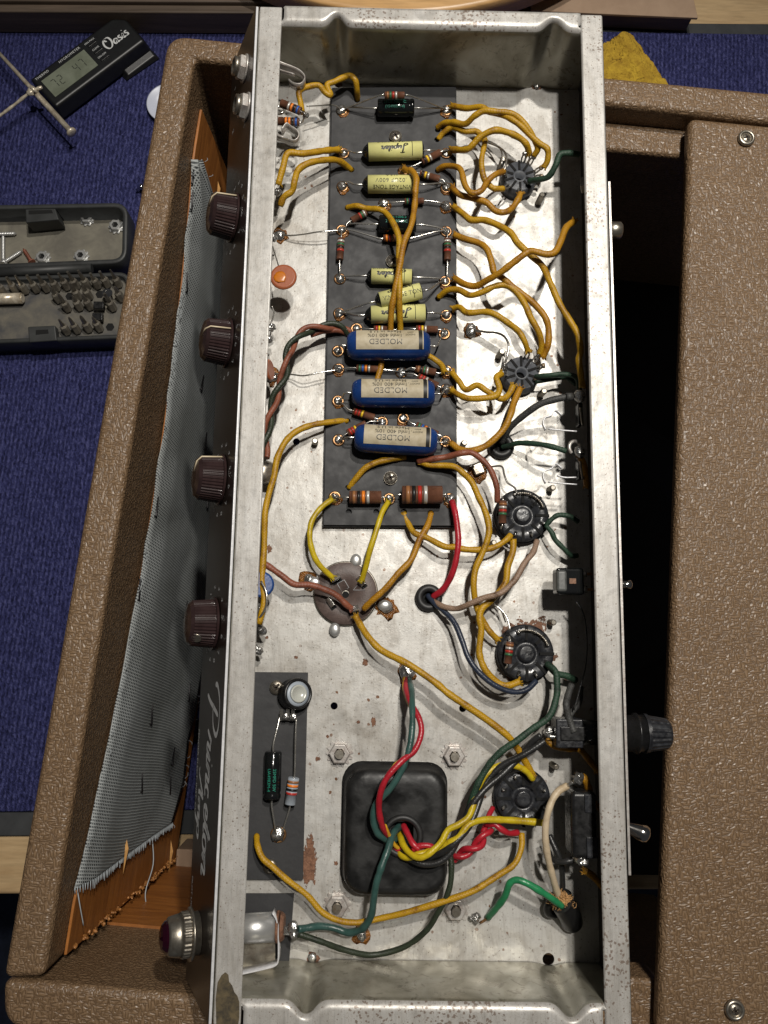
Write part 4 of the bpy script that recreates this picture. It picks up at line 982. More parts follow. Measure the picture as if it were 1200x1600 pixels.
def rustpatch(px, py, rx, ry, seed):
    b = MB(); c = P(px, py, 0.12); n = 96
    pts = []
    for k in range(n):
        a = 2 * math.pi * k / n; f = 1 + 0.5 * noise.noise(Vector((math.cos(a) * 1.7 + seed, math.sin(a) * 1.7, seed * 2.0))) + 0.25 * noise.noise(Vector((math.cos(a) * 5, math.sin(a) * 5, seed))) + 0.22 * noise.noise(Vector((math.cos(a) * 15, math.sin(a) * 15, seed)))
        pts.append((c.x + rx * MM * f * math.cos(a), c.y + ry * MM * f * math.sin(a)))
    b.prism(pts, Z0 + 0.00002, Z0 + 0.00012); b.build('rust_patch', 'rustp', chs)
    b = MB(); b.prism([(c.x + (p[0] - c.x) * 0.82, c.y + (p[1] - c.y) * 0.82) for p in pts], Z0 + 0.00002, Z0 + 0.00016); return b.build('rust_patch', 'rust', chs)
for i, a in enumerate(((484, 1345, 3.8, 9.5), (571, 1035, 1.3, 1.7), (421, 858, 1.4, 2.0), (496, 1186, 1.3, 1.0), (584, 1128, 1.1, 2.0), (602, 948, 0.1, 0.1), (512, 1151, 0.7, 0.7), (597, 1353, 0.1, 0.1), (560, 1128, 0.8, 0.8), (525, 1349, 0.9, 0.9), (417, 996, 0.8, 0.7), (462, 1027, 0.9, 0.7))):
    rustpatch(*a, i)

# ------------------------------------------------------------------ power transformer bell
def rrect(x0, x1, y0, y1, r, n=6):
    o_ = []
    for cx, cy, a0 in ((x1 - r, y1 - r, 0), (x0 + r, y1 - r, 90), (x0 + r, y0 + r, 180), (x1 - r, y0 + r, 270)):
        for k in range(n + 1): a = R(a0 + 90 * k / n); o_.append((cx + r * math.cos(a), cy + r * math.sin(a)))
    return o_
bl, br_ = P(533, 1300, 1), P(700, 1300, 12); bt, bb = P(615, 1190, 1), P(615, 1404, 13)
b = MB(); layers = [(0.0, 0, 0.009), (1.6, 0, 0.009), (1.7, 0.6, 0.0088), (10.5, 1.9, 0.0085), (12.2, 3.2, 0.0080), (13.0, 5.4, 0.0070), (13.1, 8.0, 0.006)]
n0 = len(b.v); cnt = None
for h, ins, r in layers:
    i = ins * MM; q = rrect(bl.x + i, br_.x + 0.0006 - i * 0.6, bb.y - 0.0004 + i * 0.6, bt.y - i, r); cnt = len(q)
    for p in q: b.v.append(Vector((p[0], p[1], Z0 + h * MM)))
for l in range(len(layers) - 1):
    for k in range(cnt):
        j = (k + 1) % cnt; b.face([n0 + l * cnt + k, n0 + l * cnt + j, n0 + (l + 1) * cnt + j, n0 + (l + 1) * cnt + k], smooth=True)
# top with a round opening
gc_ = P(629, 1306, 13.1); GR = 0.0068
top0 = n0 + (len(layers) - 1) * cnt; rim = len(b.v)
for k in range(cnt):
    v = b.v[top0 + k] - gc_; a = math.atan2(v.y, v.x); b.v.append(Vector((gc_.x + GR * math.cos(a), gc_.y + GR * math.sin(a), Z0 + 0.0131)))
for k in range(cnt): j = (k + 1) % cnt; b.face([top0 + k, top0 + j, rim + j, rim + k])
low = len(b.v)
for k in range(cnt): b.v.append(b.v[rim + k] - Vector((0, 0, 0.010)))
for k in range(cnt): j = (k + 1) % cnt; b.face([rim + k, rim + j, low + j, low + k])
b.face([low + k for k in range(cnt)])
bell = b.build('transformer_cover', 'bell', chs, label='rounded black transformer cover with wires leaving its round opening')
b = MB(); b.ring(gc_ + Vector((0, 0, 0.0004)), (0, 0, 1), 0.0078, 0.0014, 40, 10); b.build('grommet', 'blackm', bell)
# rubber grommets in the floor
for px, py, lab in ((670, 934, 'rubber grommet passing red, navy and brown wires'), (783, 697, 'rubber grommet below the second small tube socket')):
    p = P(px, py, 2.0); b = MB(); b.ring(p, (0, 0, 1), 0.0046, 0.0019, 36, 12, flat=1.1); g = b.build('grommet', 'blackm', chs, label=lab)
    b = MB(); b.lathe(p - Vector((0, 0, 0.002)), (0, 0, 1), [(0, 0.0042), (0.0002, 0.0042)], 24); b.build('grommet_hole', 'hole', g)

# ------------------------------------------------------------------ tube sockets
def socket(px, py, r, h, npin, boss, name='tube_socket', lab=None, start=0.2, slots=True):
    c = P(px, py, h); base = Vector((c.x, c.y, Z0)); r *= MM; hh = h * MM; cx = Vector((c.x, c.y, 0))
    b = MB()
    if boss == 'hole': prof = [(0, r), (hh * 0.55, r), (hh * 0.6, r * 0.97), (hh, r * 0.90), (hh + 0.0002, r * 0.86), (hh, r * 0.32), (hh + 0.0003, r * 0.29), (hh * 0.2, r * 0.28), (hh * 0.2, 0)]
    else: prof = [(0, r), (hh * 0.5, r), (hh * 0.52, r * 0.95), (hh * 0.95, r * 0.93), (hh, r * 0.90), (hh, r * 0.47), (hh - 0.0016, r * 0.43), (hh - 0.0018, r * 0.30), (hh + 0.0006, r * 0.27), (hh + 0.0008, r * 0.22), (hh + 0.0005, 0.0)]
    b.lathe(base, (0, 0, 1), prof, 48)
    s_ = b.build(name, 'socketblk' if boss != 'hole' else 'socketgrey', chs, label=lab)
    if boss == 'hole':
        b = MB(); b.lathe(base, (0, 0, 1), [(hh * 0.25, r * 0.27), (hh * 0.26, r * 0.27)], 20); b.build('centre_hole', 'hole', s_)
    for k in range(npin + (1 if boss == 'hole' else 0)):
        a = start + 2 * math.pi * k / (npin + (1 if boss == 'hole' else 0)); d = Vector((math.cos(a), math.sin(a), 0)); L = r * (0.50 if boss != 'hole' else 0.56)
        b = MB(); b.box(c + d * r * (0.70 if boss != 'hole' else 0.66) + Vector((0, 0, 0.0001)), (L, r * (0.10 if boss != 'hole' else 0.13), 0.0007), Matrix.Rotation(a, 3, 'Z')); b.build('socket_slot', 'hole', s_)
        if boss == 'hole': continue
        a2 = a + math.pi / (npin + 1 if boss == 'hole' else npin)
        d = Vector((math.cos(a2), math.sin(a2), 0)); t = Vector((-d.y, d.x, 0))
        b = MB(); o_ = c + d * r * 0.74; b.box(o_ - Vector((0, 0, 0.0003)), (r * 0.20, r * 0.12, 0.0008), Matrix.Rotation(a2, 3, 'Z')); b.build('pin_opening', 'hole', s_)
        b = MB(); tp = o_ + d * r * 0.05 + Vector((0, 0, 0.0015)); b.tube([o_ - Vector((0, 0, 0.001)), o_ + Vector((0, 0, 0.0008)), tp], 0.0007, 6, 3, ell=0.45); b.blob(tp, 0.0007, 0.9, 0.6, 8, 6, k); b.build('solder_tag', 'solder' if k % 2 else 'lead', s_)
    return s_
socket(812, 275, 9.0, 8, 9, 'hole', lab='uppermost small nine pin tube socket', start=0.35)
socket(815, 583, 9.2, 8, 9, 'hole', lab='small nine pin tube socket beside the uppermost blue capacitor', start=0.35)
socket(817, 805, 13.2, 8, 8, 'boss', lab='octal tube socket with a brown resistor on its left', start=0.0)
socket(823, 1021, 13.4, 8, 8, 'boss', lab='octal tube socket with rust behind its rim', start=0.0)
socket(818, 1248, 12.8, 8, 8, 'boss', lab='octal tube socket beside the power transformer', start=0.0)
rustpatch(822, 1012, 13.6, 13.8, 61)
resistor((786, 783), (785, 818), 3.7, 'nsrg', 13, (784, 776, 11), (783, 826, 10), lab='brown, red and green banded resistor on the third socket')
resistor((797, 1003), (793, 1037), 3.6, 'nsrg', 13, (796, 995, 11), (790, 1044, 10), lab='brown, red and green banded resistor on the fourth socket')
def lugs(cx, cy, r, ends):
    for k, (px, py, h) in enumerate(ends):
        e = P(px, py, h); c = P(cx, cy, 7); d = Vector((e.x - c.x, e.y - c.y, 0)).normalized(); st = c + d * r * MM
        b = MB(); t = Vector((-d.y, d.x, 0))
        for sg in (-1, 1): b.tube([st + t * sg * 0.0004, lerp(st, e, 0.5) + t * sg * 0.0009 + Vector((0, 0, 0.0006)), e + t * sg * 0.0003], 0.00045, 6, 3)
        b.build('solder_tag', 'lead', chs)
        b = MB(); b.blob(e, 0.0012, 0.8, 0.6, 12, 8, k + px); b.build('solder_joint', 'solder' if k % 2 else 'darksolder', chs)
lugs(812, 275, 6.5, [(846, 262, 12), (834, 245, 12), (827, 241, 12), (789, 268, 12), (788, 295, 11), (813, 303, 11), (828, 283, 11), (820, 240, 13), (846, 275, 11)])
lugs(815, 583, 6.8, [(826, 549, 12), (843, 554, 12), (849, 571, 12), (785, 583, 11), (801, 604, 11), (813, 607, 11), (837, 591, 10), (788, 572, 11)])
# ground arcs of twisted bare wire round the octal sockets
for cx, cy in ((817, 805), (823, 1021)):
    b = MB(); c = P(cx, cy, 9.5)
    for ph in (0, math.pi):
        b.tube([c + Vector((0.0104 * math.cos(R(a)) + 0.0004 * math.cos(a * 0.6 + ph), 0.0104 * math.sin(R(a)) + 0.0004 * math.sin(a * 0.6 + ph), 0.0004 * math.sin(a * 0.6 + ph))) for a in range(22, 112, 3)], 0.0004, 5, 1)
    b.build('bare_wire', 'nickel', chs)
# can capacitor socket
cc = P(540, 927, 2.2); b = MB(); b.lathe((cc.x, cc.y, Z0), (0, 0, 1), [(0, 0.0148), (0.0019, 0.0148), (0.0022, 0.0145), (0.0022, 0.0017), (0.0008, 0.0016)], 56)
can = b.build('can_base', 'phen', chs, label='round brown phenolic capacitor base with four mounting tabs')
b = MB(); b.lathe((cc.x, cc.y, Z0), (0, 0, 1), [(0, 0.0154), (0.0012, 0.0154), (0.0014, 0.0149)], 56); b.build('can_rim', 'nickel', can)
b = MB(); b.lathe((P(540, 929, 2.2).x, P(540, 929, 2.2).y, Z0 + 0.002), (0, 0, 1), [(0, 0.0016), (0.0003, 0.0016)], 16); b.build('centre_hole', 'hole', can)
for px, py, a in ((556, 876, 0.12), (491, 910, 1.75), (601, 946, -1.35), (523, 984, 3.0)):
    p = P(px, py, 1.6); b = MB(); b.lathe(p - Vector((0, 0, 0.0014)), (0.0, 0.0, 1), [(0, 0.0027), (0.0018, 0.0026), (0.0024, 0.0012), (0.0024, 0.0)], 16, scale=(1.0, 1.25) if abs(a) < 1 or a > 2.5 else (1.25, 1.0)); b.build('mounting_tab', 'silver', can)
for px, py, a, h in ((524, 903, 0.55, 4), (564, 908, 2.2, 4), (516, 941, 2.2, 3.5), (553, 951, 0.3, 4.5)):
    p = P(px, py, h); b = MB(); b.box(p, (0.0048, 0.0009, 0.0042), Matrix.Rotation(a, 3, 'Z') @ Matrix.Rotation(0.6, 3, 'X')); t = b.build('terminal', 'lead', can, bevel=0.0002)
    p2 = P(px + (2 if h < 4.2 else 0), py + 4, 2.25); b = MB(); b.box(p2, (0.0048, 0.0030, 0.0002), Matrix.Rotation(a, 3, 'Z')); b.build('terminal_slot', 'hole', can)
def outline(pts, h, m, nm_, par):
    b = MB(); q = [P(x, y, h) for x, y in pts]; b.tube(q + [q[0]], 0.00018, 5, 1); b.build(nm_, m, par)
outline([(527, 912), (538, 906), (545, 918), (534, 925)], 2.3, 'grprint', 'stamped_square', can)
outline([(552, 922), (563, 908), (570, 922)], 2.3, 'grprint', 'stamped_triangle', can)
b = MB(); b.blob(P(553, 952, 4.5), 0.0016, 0.7, 0.5); b.build('solder_joint', 'solder', can)

# ------------------------------------------------------------------ wires
WN = [0]
def wire(pts, r, m, h0, h1, arc=10, lab=None, fray=True, hs=None, wob=0.10, path=None, name='wire', seg=10):
    """pts in pixels; height goes h0 -> h1 plus an arch"""
    n = len(pts)
    if path is None:
        d = [0]
        for i in range(1, n): d.append(d[-1] + math.hypot(pts[i][0] - pts[i - 1][0], pts[i][1] - pts[i - 1][1]))
        path = []
        for i, (x, y) in enumerate(pts):
            t = d[i] / d[-1]; h = hs[i] if hs else h0 + (h1 - h0) * t + arc * math.sin(math.pi * t) ** 0.8
            path.append(P(x, y, h))
    if m in ('wire', 'wire2', 'rustw', 'mixw', 'dgreen', 'greyw'):
        random.seed(int(abs(path[0].x * 1e6)) + n)
        path = [p if i in (0, len(path) - 1) else p + Vector((random.gauss(0, 0.00028), random.gauss(0, 0.00028), random.gauss(0, 0.0004))) for i, p in enumerate(path)]
    b = MB(); b.tube(path, r * MM, seg, 6, wob * 1.6); o = b.build(name, m, chs, label=lab)
    if fray:
        for e, f in ((path[0], path[1]), (path[-1], path[-2])):
            d = (e - f).normalized(); u, v = frame_of(d); fb = MB(); random.seed(int(abs(e.x) * 1e5))
            for k in range(11):
                a = random.random() * 6.28; s0 = e - d * 0.0008 + (u * math.cos(a) + v * math.sin(a)) * r * MM * 0.8
                fb.tube([s0, s0 + d * 0.0015 + (u * math.cos(a) + v * math.sin(a)) * random.uniform(0.0003, 0.0012)], 0.00022, 4, 1)
            fb.build('frayed_end', m, o, kind='stuff')
    WN[0] += 1
    return o
def twist(pts, r, m1, m2, h0, h1, arc=6, pitch=20, lab1=None, lab2=None, hs=None):
    n = len(pts); base = []
    d = [0]
    for i in range(1, n): d.append(d[-1] + math.hypot(pts[i][0] - pts[i - 1][0], pts[i][1] - pts[i - 1][1]))
    for i, (x, y) in enumerate(pts):
        t = d[i] / d[-1]; base.append(P(x, y, hs[i] if hs else h0 + (h1 - h0) * t + arc * math.sin(math.pi * t)))
    q = smooth_path(base, 8)
    for k, (m, lab) in enumerate(((m1, lab1), (m2, lab2))):
        L = 0; out = []
        for i, p in enumerate(q):
            if i: L += (p - q[i - 1]).length
            t = (q[min(i + 1, len(q) - 1)] - q[max(i - 1, 0)]).normalized(); u, v = frame_of(t)
            a = L / (pitch * MM) * 2 * math.pi + math.pi * k
            out.append(p + (u * math.cos(a) + v * math.sin(a)) * r * MM * 1.02)
        b = MB(); b.tube(out, r * MM, 10, 1, 0.06); b.build('wire', m, chs, label=lab)
W = 1.5
wire([(705, 165), (729, 168), (752, 168), (766, 172), (790, 182), (811, 195), (827, 209), (843, 223), (854, 234), (854, 251), (849, 262)], W, 'wire', 8, 12, 10)
wire([(683, 200), (694, 192), (710, 190), (727, 192), (741, 182), (755, 175), (773, 174), (794, 175), (811, 185), (825, 204), (836, 220), (840, 234), (834, 244)], W, 'wire', 4, 12, 13, fray=False)
wire([(685, 218), (694, 206), (708, 200), (724, 206), (743, 205), (755, 213), (756, 223), (752, 251), (756, 274), (762, 288), (773, 296), (787, 295)], W, 'wire', 4, 11, 6, fray=False)
wire([(704, 234), (727, 235), (738, 227), (752, 214), (773, 206), (792, 205), (811, 214), (822, 227), (827, 240)], W + .1, 'wire', 8, 12, 11)
wire([(684, 266), (694, 258), (708, 258), (720, 267), (727, 288), (738, 302), (752, 296), (762, 283), (773, 274), (787, 268)], W, 'wire2', 4, 12, 10, fray=False)
wire([(706, 293), (720, 304), (738, 311), (759, 317), (773, 328), (787, 332), (801, 325), (809, 311), (813, 302)], W + .1, 'wire2', 8, 11, 5)
wire([(709, 323), (722, 335), (736, 343), (757, 344), (780, 352), (797, 365), (811, 379), (829, 398), (848, 416), (862, 444), (876, 475), (890, 500), (902, 524), (908, 547), (905, 563), (909, 585), (910, 605)], W + .1, 'wire', 8, 22, 10)
wire([(710, 367), (727, 373), (748, 380), (759, 393), (769, 412), (773, 426), (785, 437), (801, 448), (820, 463), (839, 479), (851, 498), (857, 517), (855, 540), (848, 559)], W + .1, 'wire2', 8, 12, 9)
wire([(710, 435), (727, 444), (743, 446), (762, 435), (780, 427), (801, 412), (820, 396), (832, 393), (853, 398), (867, 393), (876, 377), (883, 356), (897, 346)], W + .1, 'wire2', 8, 22, 14)
wire([(685, 465), (699, 456), (715, 454), (734, 461), (755, 456), (773, 447), (792, 445), (806, 456), (820, 475), (829, 498), (841, 521), (845, 540), (843, 553)], W, 'wire', 4, 12, 12, fray=False)
wire([(708, 482), (720, 480), (731, 489), (757, 486), (773, 493), (792, 505), (811, 517), (820, 533), (825, 549)], W, 'wire', 8, 12, 8)
wire([(472, 176), (470, 160), (468, 145), (480, 134), (497, 132), (507, 142), (516, 149), (511, 134), (522, 125), (535, 122), (545, 117), (555, 126), (558, 142), (559, 156)], W, 'wire', 0, 0, 0, fray=False, hs=[20, 20, 20, 20, 19, 17, 15, 16, 16, 15, 14, 13, 9, 3])
wire([(530, 234), (510, 236), (475, 243), (450, 241), (443, 262), (435, 288)], W + .1, 'wire', 8, 18, 6)
wire([(549, 266), (530, 251), (510, 250), (485, 255), (467, 266), (460, 283), (455, 297), (445, 308), (438, 322)], W + .1, 'wire', 3, 16, 10, fray=False)
wire([(631, 264), (637, 268), (645, 267), (650, 278), (649, 300), (648, 318), (642, 350), (632, 378), (624, 408), (618, 450), (614, 480), (610, 522)], W, 'wire2', 9, 10, 0, hs=[10, 12, 14, 18, 18, 17, 20, 21, 20, 19, 16, 9])
wire([(597, 560), (594, 575), (588, 598)], W, 'wire2', 8, 8, 1, fray=False)
wire([(542, 325), (558, 321), (576, 326), (592, 328), (604, 332), (614, 346), (621, 370), (623, 395), (624, 430), (624, 470), (626, 522)], W, 'wire', 4, 10, 0, fray=False, hs=[4, 8, 9, 11, 13, 17, 19, 20, 21, 18, 9])
wire([(665, 553), (680, 562), (690, 572), (694, 581)], W, 'wire', 10, 8, 2)
wire([(706, 582), (717, 596), (727, 608), (745, 603), (759, 610), (773, 621), (785, 623), (796, 612), (802, 602)], W, 'wire', 8, 11, 4)
wire([(706, 610), (717, 617), (731, 624), (755, 623), (773, 618), (780, 607), (773, 591), (784, 584)], W, 'wire', 8, 11, 6)
wire([(704, 692), (720, 701), (738, 704), (757, 699), (773, 687), (787, 671), (797, 650), (804, 626), (813, 606)], W + .1, 'wire2', 8, 11, 6)
wire([(543, 657), (520, 658), (490, 664), (465, 673), (446, 690), (433, 715), (428, 745), (420, 770), (415, 800), (413, 830), (412, 860), (409, 905), (412, 940), (405, 975)], W, 'wire', 0, 0, 0, fray=False, hs=[3, 7, 10, 12, 14, 15, 16, 17, 18, 18, 18, 18, 18, 18])
wire([(545, 763), (555, 750), (571, 731), (590, 721), (613, 718), (634, 714)], W, 'wire', 3, 6, 3, fray=False)
wire([(658, 722), (672, 726), (693, 728), (711, 731), (724, 740), (738, 755), (748, 775), (757, 794), (762, 815), (762, 838), (755, 864), (744, 889), (741, 913), (743, 938), (748, 959), (757, 973), (766, 987), (778, 1000)], W, 'wire', 7, 8, 7)
wire([(653, 721), (668, 718), (682, 715), (700, 711), (720, 707), (738, 709), (757, 722), (769, 738), (776, 762), (777, 785)], W, 'rustw', 7, 12, 6, lab='rust brown cloth wire curving to the third socket', fray=False)
wire([(630, 801), (637, 815), (648, 832), (667, 841), (693, 853), (712, 857), (730, 859), (757, 860), (776, 854), (790, 843), (798, 836)], W, 'wire', 3, 10, 5, fray=False)
wire([(674, 801), (667, 822), (655, 843), (641, 874), (623, 897), (604, 920), (581, 938), (568, 952)], W, 'wire2', 3, 7, 7, fray=False)
wire([(802, 843), (801, 864), (792, 885), (787, 912), (770, 936), (755, 950), (750, 964), (752, 985), (751, 1005), (748, 1023), (756, 1045), (775, 1062), (791, 1070), (812, 1065)], W + .1, 'wire', 10, 10, 3)
wire([(668, 930), (680, 944), (694, 955), (710, 973), (722, 1001), (731, 1026), (746, 1048), (772, 1070), (800, 1081), (822, 1078), (838, 1064)], 1.3, 'navy', 2, 11, 8, fray=False, lab='navy blue wire from the grommet to the fourth socket')
wire([(672, 936), (682, 943), (694, 948), (713, 952), (734, 945), (757, 934), (783, 924), (804, 906), (820, 882), (832, 864), (839, 845)], 1.35, 'mixw', 2, 11, 12, fray=False, lab='brown and white flecked cloth wire')
wire([(706, 783), (711, 800), (714, 820), (716, 845), (713, 872), (706, 897), (693, 920), (676, 933)], 1.5, 'red', 8, 3, 7, fray=False, lab='red wire from the board to the grommet')
wire([(519, 780), (501, 794), (487, 815), (484, 841), (490, 867), (501, 885), (520, 903)], 1.35, 'yellow', 8, 6, 5, lab='bright yellow wire on the left of the can base')
wire([(607, 784), (597, 801), (588, 829), (578, 860), (571, 888), (565, 907)], 1.35, 'yellow', 8, 6, 6, lab='bright yellow wire on the right of the can base')
wire([(405, 876), (420, 886), (440, 901), (460, 911), (485, 914), (505, 920), (525, 930), (540, 943), (549, 951)], W, 'rustw', 14, 6, 2, lab='rust brown cloth wire ending on the can base')
wire([(555, 962), (565, 978), (580, 1000), (600, 1018), (640, 1040), (680, 1064), (699, 1083), (731, 1105), (762, 1127), (791, 1148), (810, 1167), (822, 1191), (832, 1211)], W + .1, 'wire', 6, 11, 10, lab='long ochre wire from the can base to the fifth socket')
wire([(785, 699), (797, 696), (811, 693), (839, 694), (862, 698), (885, 705)], 1.3, 'dgreen', 2, 20, 4, fray=False)
wire([(783, 692), (797, 671), (818, 650), (843, 633), (867, 624), (888, 620)], 1.6, 'greyw', 2, 22, 5, fray=False, lab='dusty black wire from the grommet')
wire([(827, 283), (841, 280), (857, 275), (867, 258), (874, 244), (888, 240), (904, 241)], W, 'dgreen', 11, 22, 5, fray=False)
wire([(836, 589), (862, 587), (880, 584), (900, 590), (905, 610)], 1.3, 'dgreen', 10, 14, 3, fray=False)
wire([(836, 596), (862, 594), (885, 590), (900, 600)], 1.3, 'dgreen', 9, 6, 2, fray=False)
wire([(853, 821), (862, 812), (873, 806), (890, 806), (903, 815)], 1.2, 'dgreen', 10, 10, 2, fray=False)
wire([(853, 821), (862, 832), (867, 843), (878, 856), (893, 868), (903, 868)], 1.2, 'dgreen', 10, 8, 2, fray=False)
wire([(854, 1037), (868, 1048), (871, 1068), (870, 1089), (858, 1118), (832, 1140), (807, 1156), (781, 1175), (762, 1200), (745, 1232), (733, 1267), (727, 1285)], W, 'dgreen', 10, 16, 8, fray=False)
wire([(856, 1039), (870, 1051), (885, 1057), (900, 1063)], W, 'dgreen', 10, 8, 1, fray=False)
wire([(893, 1070), (886, 1090), (886, 1105), (892, 1127), (897, 1145)], 1.5, 'greyw', 18, 24, 2, fray=False)
wire([(908, 1073), (905, 1098), (893, 1115), (882, 1135), (868, 1150)], 1.2, 'greyw', 12, 16, 2, fray=False)
wire([(900, 940), (912, 960), (917, 1000), (915, 1040), (905, 1080), (897, 1110)], 0.35, 'blackw', 20, 20, 0, fray=False)
# black pair
twist([(848, 1153), (832, 1165), (810, 1184), (788, 1200), (762, 1225), (743, 1257), (727, 1292), (708, 1322), (687, 1340), (663, 1346), (640, 1342), (622, 1330)], 1.45, 'blackw', 'blackw', 0, 0, 0, 46, 'black wire twisted with another beside the fifth socket', None, hs=[18, 17, 16, 16, 17, 19, 20, 21, 20, 18, 16, 12])
# yellow wires from transformer
wire([(833, 1218), (822, 1205), (807, 1197), (791, 1194), (770, 1201), (751, 1222), (742, 1248), (733, 1275), (717, 1288), (700, 1297), (689, 1316), (670, 1334), (655, 1340), (640, 1333), (629, 1318), (624, 1300)], 1.4, 'yellow', 0, 0, 0, fray=False, hs=[11, 13, 14, 14, 15, 17, 19, 21, 22, 22, 23, 24, 23, 20, 15, 8], lab='yellow wire curving over the twisted black pair')
wire([(850, 1286), (817, 1283), (782, 1281), (755, 1281), (733, 1288), (716, 1309), (700, 1318), (680, 1328), (655, 1335), (640, 1340), (627, 1336), (622, 1320)], 1.5, 'yellow', 0, 0, 0, fray=False, hs=[14, 15, 17, 19, 21, 22, 21, 19, 19, 18, 15, 9], lab='yellow wire lying across the fifth socket')
# red pair
twist([(764, 1293), (757, 1303), (750, 1316), (738, 1326), (722, 1334), (706, 1341)], 1.35, 'red', 'red', 13, 13, 3, 15, 'red wire twisted into a pair beside the transformer', None)
wire([(770, 1262), (762, 1278), (760, 1290)], 1.2, 'red', 11, 14, 2, fray=False)
wire([(809, 1301), (795, 1302), (782, 1295), (773, 1288), (762, 1288)], 1.35, 'red', 11, 14, 3, fray=False)
wire([(706, 1341), (690, 1333), (672, 1322), (655, 1322), (645, 1328)], 1.3, 'red', 13, 17, 3, fray=False)
wire([(655, 1327), (645, 1318), (637, 1303), (630, 1290)], 1.4, 'red', 18, 11, 2, fray=False)
wire([(672, 1324), (650, 1330), (628, 1328), (610, 1325)], 1.4, 'red', 15, 12, 1, fray=False)
# the green, red and yellow bundle looping from the solder blob
wire([(639, 1062), (643, 1080), (644, 1102), (644, 1137), (639, 1172), (627, 1205), (609, 1233), (588, 1256), (583, 1277), (588, 1299), (600, 1310), (612, 1314), (622, 1308)], 1.45, 'teal', 0, 0, 0, fray=False, hs=[2, 12, 20, 25, 27, 27, 26, 24, 23, 21, 18, 14, 8], lab='dark green wire looping from the solder blob to the transformer')
wire([(634, 1062), (635, 1080), (642, 1099), (655, 1123), (658, 1146), (648, 1172), (627, 1190), (606, 1213), (595, 1237), (592, 1263), (597, 1290), (607, 1306), (618, 1312)], 1.35, 'red', 0, 0, 0, fray=False, hs=[2, 11, 18, 22, 24, 26, 29, 30, 29, 27, 23, 17, 9], lab='red wire looping from the solder blob to the transformer')
wire([(632, 1060), (632, 1080), (640, 1101), (651, 1120)], 0.9, 'amberw', 2, 20, 2, fray=False)
wire([(632, 1186), (618, 1195), (604, 1216), (600, 1225)], 0.9, 'amberw', 28, 30, 0.5, fray=False)
wire([(601, 1290), (608, 1305), (618, 1322), (630, 1328)], 0.9, 'amberw', 22, 12, 0.5, fray=False)
wire([(625, 1291), (614, 1303), (606, 1328), (597, 1352), (588, 1380), (584, 1404), (580, 1430), (567, 1450), (545, 1457), (523, 1450), (501, 1447), (485, 1449), (466, 1452)], 1.55, 'teal', 0, 0, 0, fray=False, hs=[10, 17, 22, 24, 24, 23, 20, 16, 12, 11, 12, 14, 16], lab='dark green plastic wire from the transformer to the pilot lamp')
wire([(700, 1325), (705, 1346), (704, 1379), (696, 1405), (682, 1430), (668, 1452), (640, 1475), (610, 1487), (580, 1492), (557, 1489), (531, 1482), (504, 1472), (466, 1459)], 1.25, 'olive', 0, 0, 0, fray=False, hs=[16, 17, 17, 16, 14, 12, 9, 7, 7, 9, 11, 14, 16], lab='dark olive cloth wire along the near end wall')
wire([(401, 1305), (401, 1322), (408, 1342), (425, 1356), (450, 1374), (478, 1398), (503, 1424), (530, 1437), (560, 1441), (600, 1434), (640, 1421), (700, 1406), (740, 1390), (780, 1368), (803, 1348), (814, 1325), (815, 1302)], 1.35, 'wire', 0, 0, 0, fray=False, hs=[4, 9, 11, 12, 12, 12, 12, 12, 12, 12, 14, 16, 17, 16, 15, 13, 11], lab='long ochre wire along the foot of the transformer')
wire([(886, 1228), (873, 1236), (863, 1250), (855, 1274), (852, 1300), (854, 1327), (859, 1353), (866, 1379), (873, 1402)], 1.5, 'beige', 24, 12, 8, fray=False, lab='beige wire rising to the black switch')
wire([(858, 1305), (866, 1322), (873, 1338), (878, 1360), (879, 1392)], 1.3, 'blackw', 14, 10, 4, fray=False)
wire([(856, 1330), (863, 1342), (877, 1347), (890, 1345), (900, 1342)], 1.3, 'blackw', 14, 22, 3, fray=False)
wire([(878, 1416), (862, 1404), (842, 1391), (823, 1380), (807, 1375), (796, 1381), (789, 1400), (776, 1418), (763, 1433)], 1.5, 'green', 14, 2, 12, fray=False, lab='bright green wire with its bare copper end on the floor')
b = MB(); b.tube([P(764, 1432, 2.4), P(757, 1438, 1.6), P(750, 1442, 1.2)], 0.0006, 6, 3); b.build('copper_end', 'brass', chs)
b = MB()
random.seed(9)
for i in range(6): b.blob(P(740 + random.uniform(-7, 7), 1438 + random.uniform(-6, 6), 1.0), 0.0011 + random.random() * 0.0008, 0.9, 0.8, 8, 6, i)
b.build('solder_splash', 'solder', chs)
wire([(902, 1214), (912, 1214), (919, 1228), (921, 1243), (929, 1256), (938, 1262)], 1.6, 'wire2', 24, 16, 3)
wire([(853, 1155), (866, 1166), (887, 1169), (905, 1172), (920, 1186), (934, 1204)], W, 'wire2', 14, 8, 3)
wire([(914, 1360), (927, 1371), (942, 1386)], W, 'wire2', 20, 12, 1)
wire([(905, 712), (912, 726), (915, 745), (917, 760)], W, 'wire2', 20, 14, 1)
twist([(548, 522), (530, 511), (502, 511), (476, 518), (459, 535), (449, 556), (445, 582), (436, 605), (427, 632), (420, 660), (415, 690), (413, 716)], 1.35, 'rustw', 'olive', 0, 0, 0, 26, 'rust brown cloth wire twisted with a dark one', 'dark cloth wire twisted with a rust brown one', hs=[4, 8, 12, 15, 17, 18, 18, 18, 18, 18, 18, 18])
wire([(547, 524), (528, 516), (505, 518), (485, 524)], 1.3, 'rustw', 4, 10, 2, fray=False)
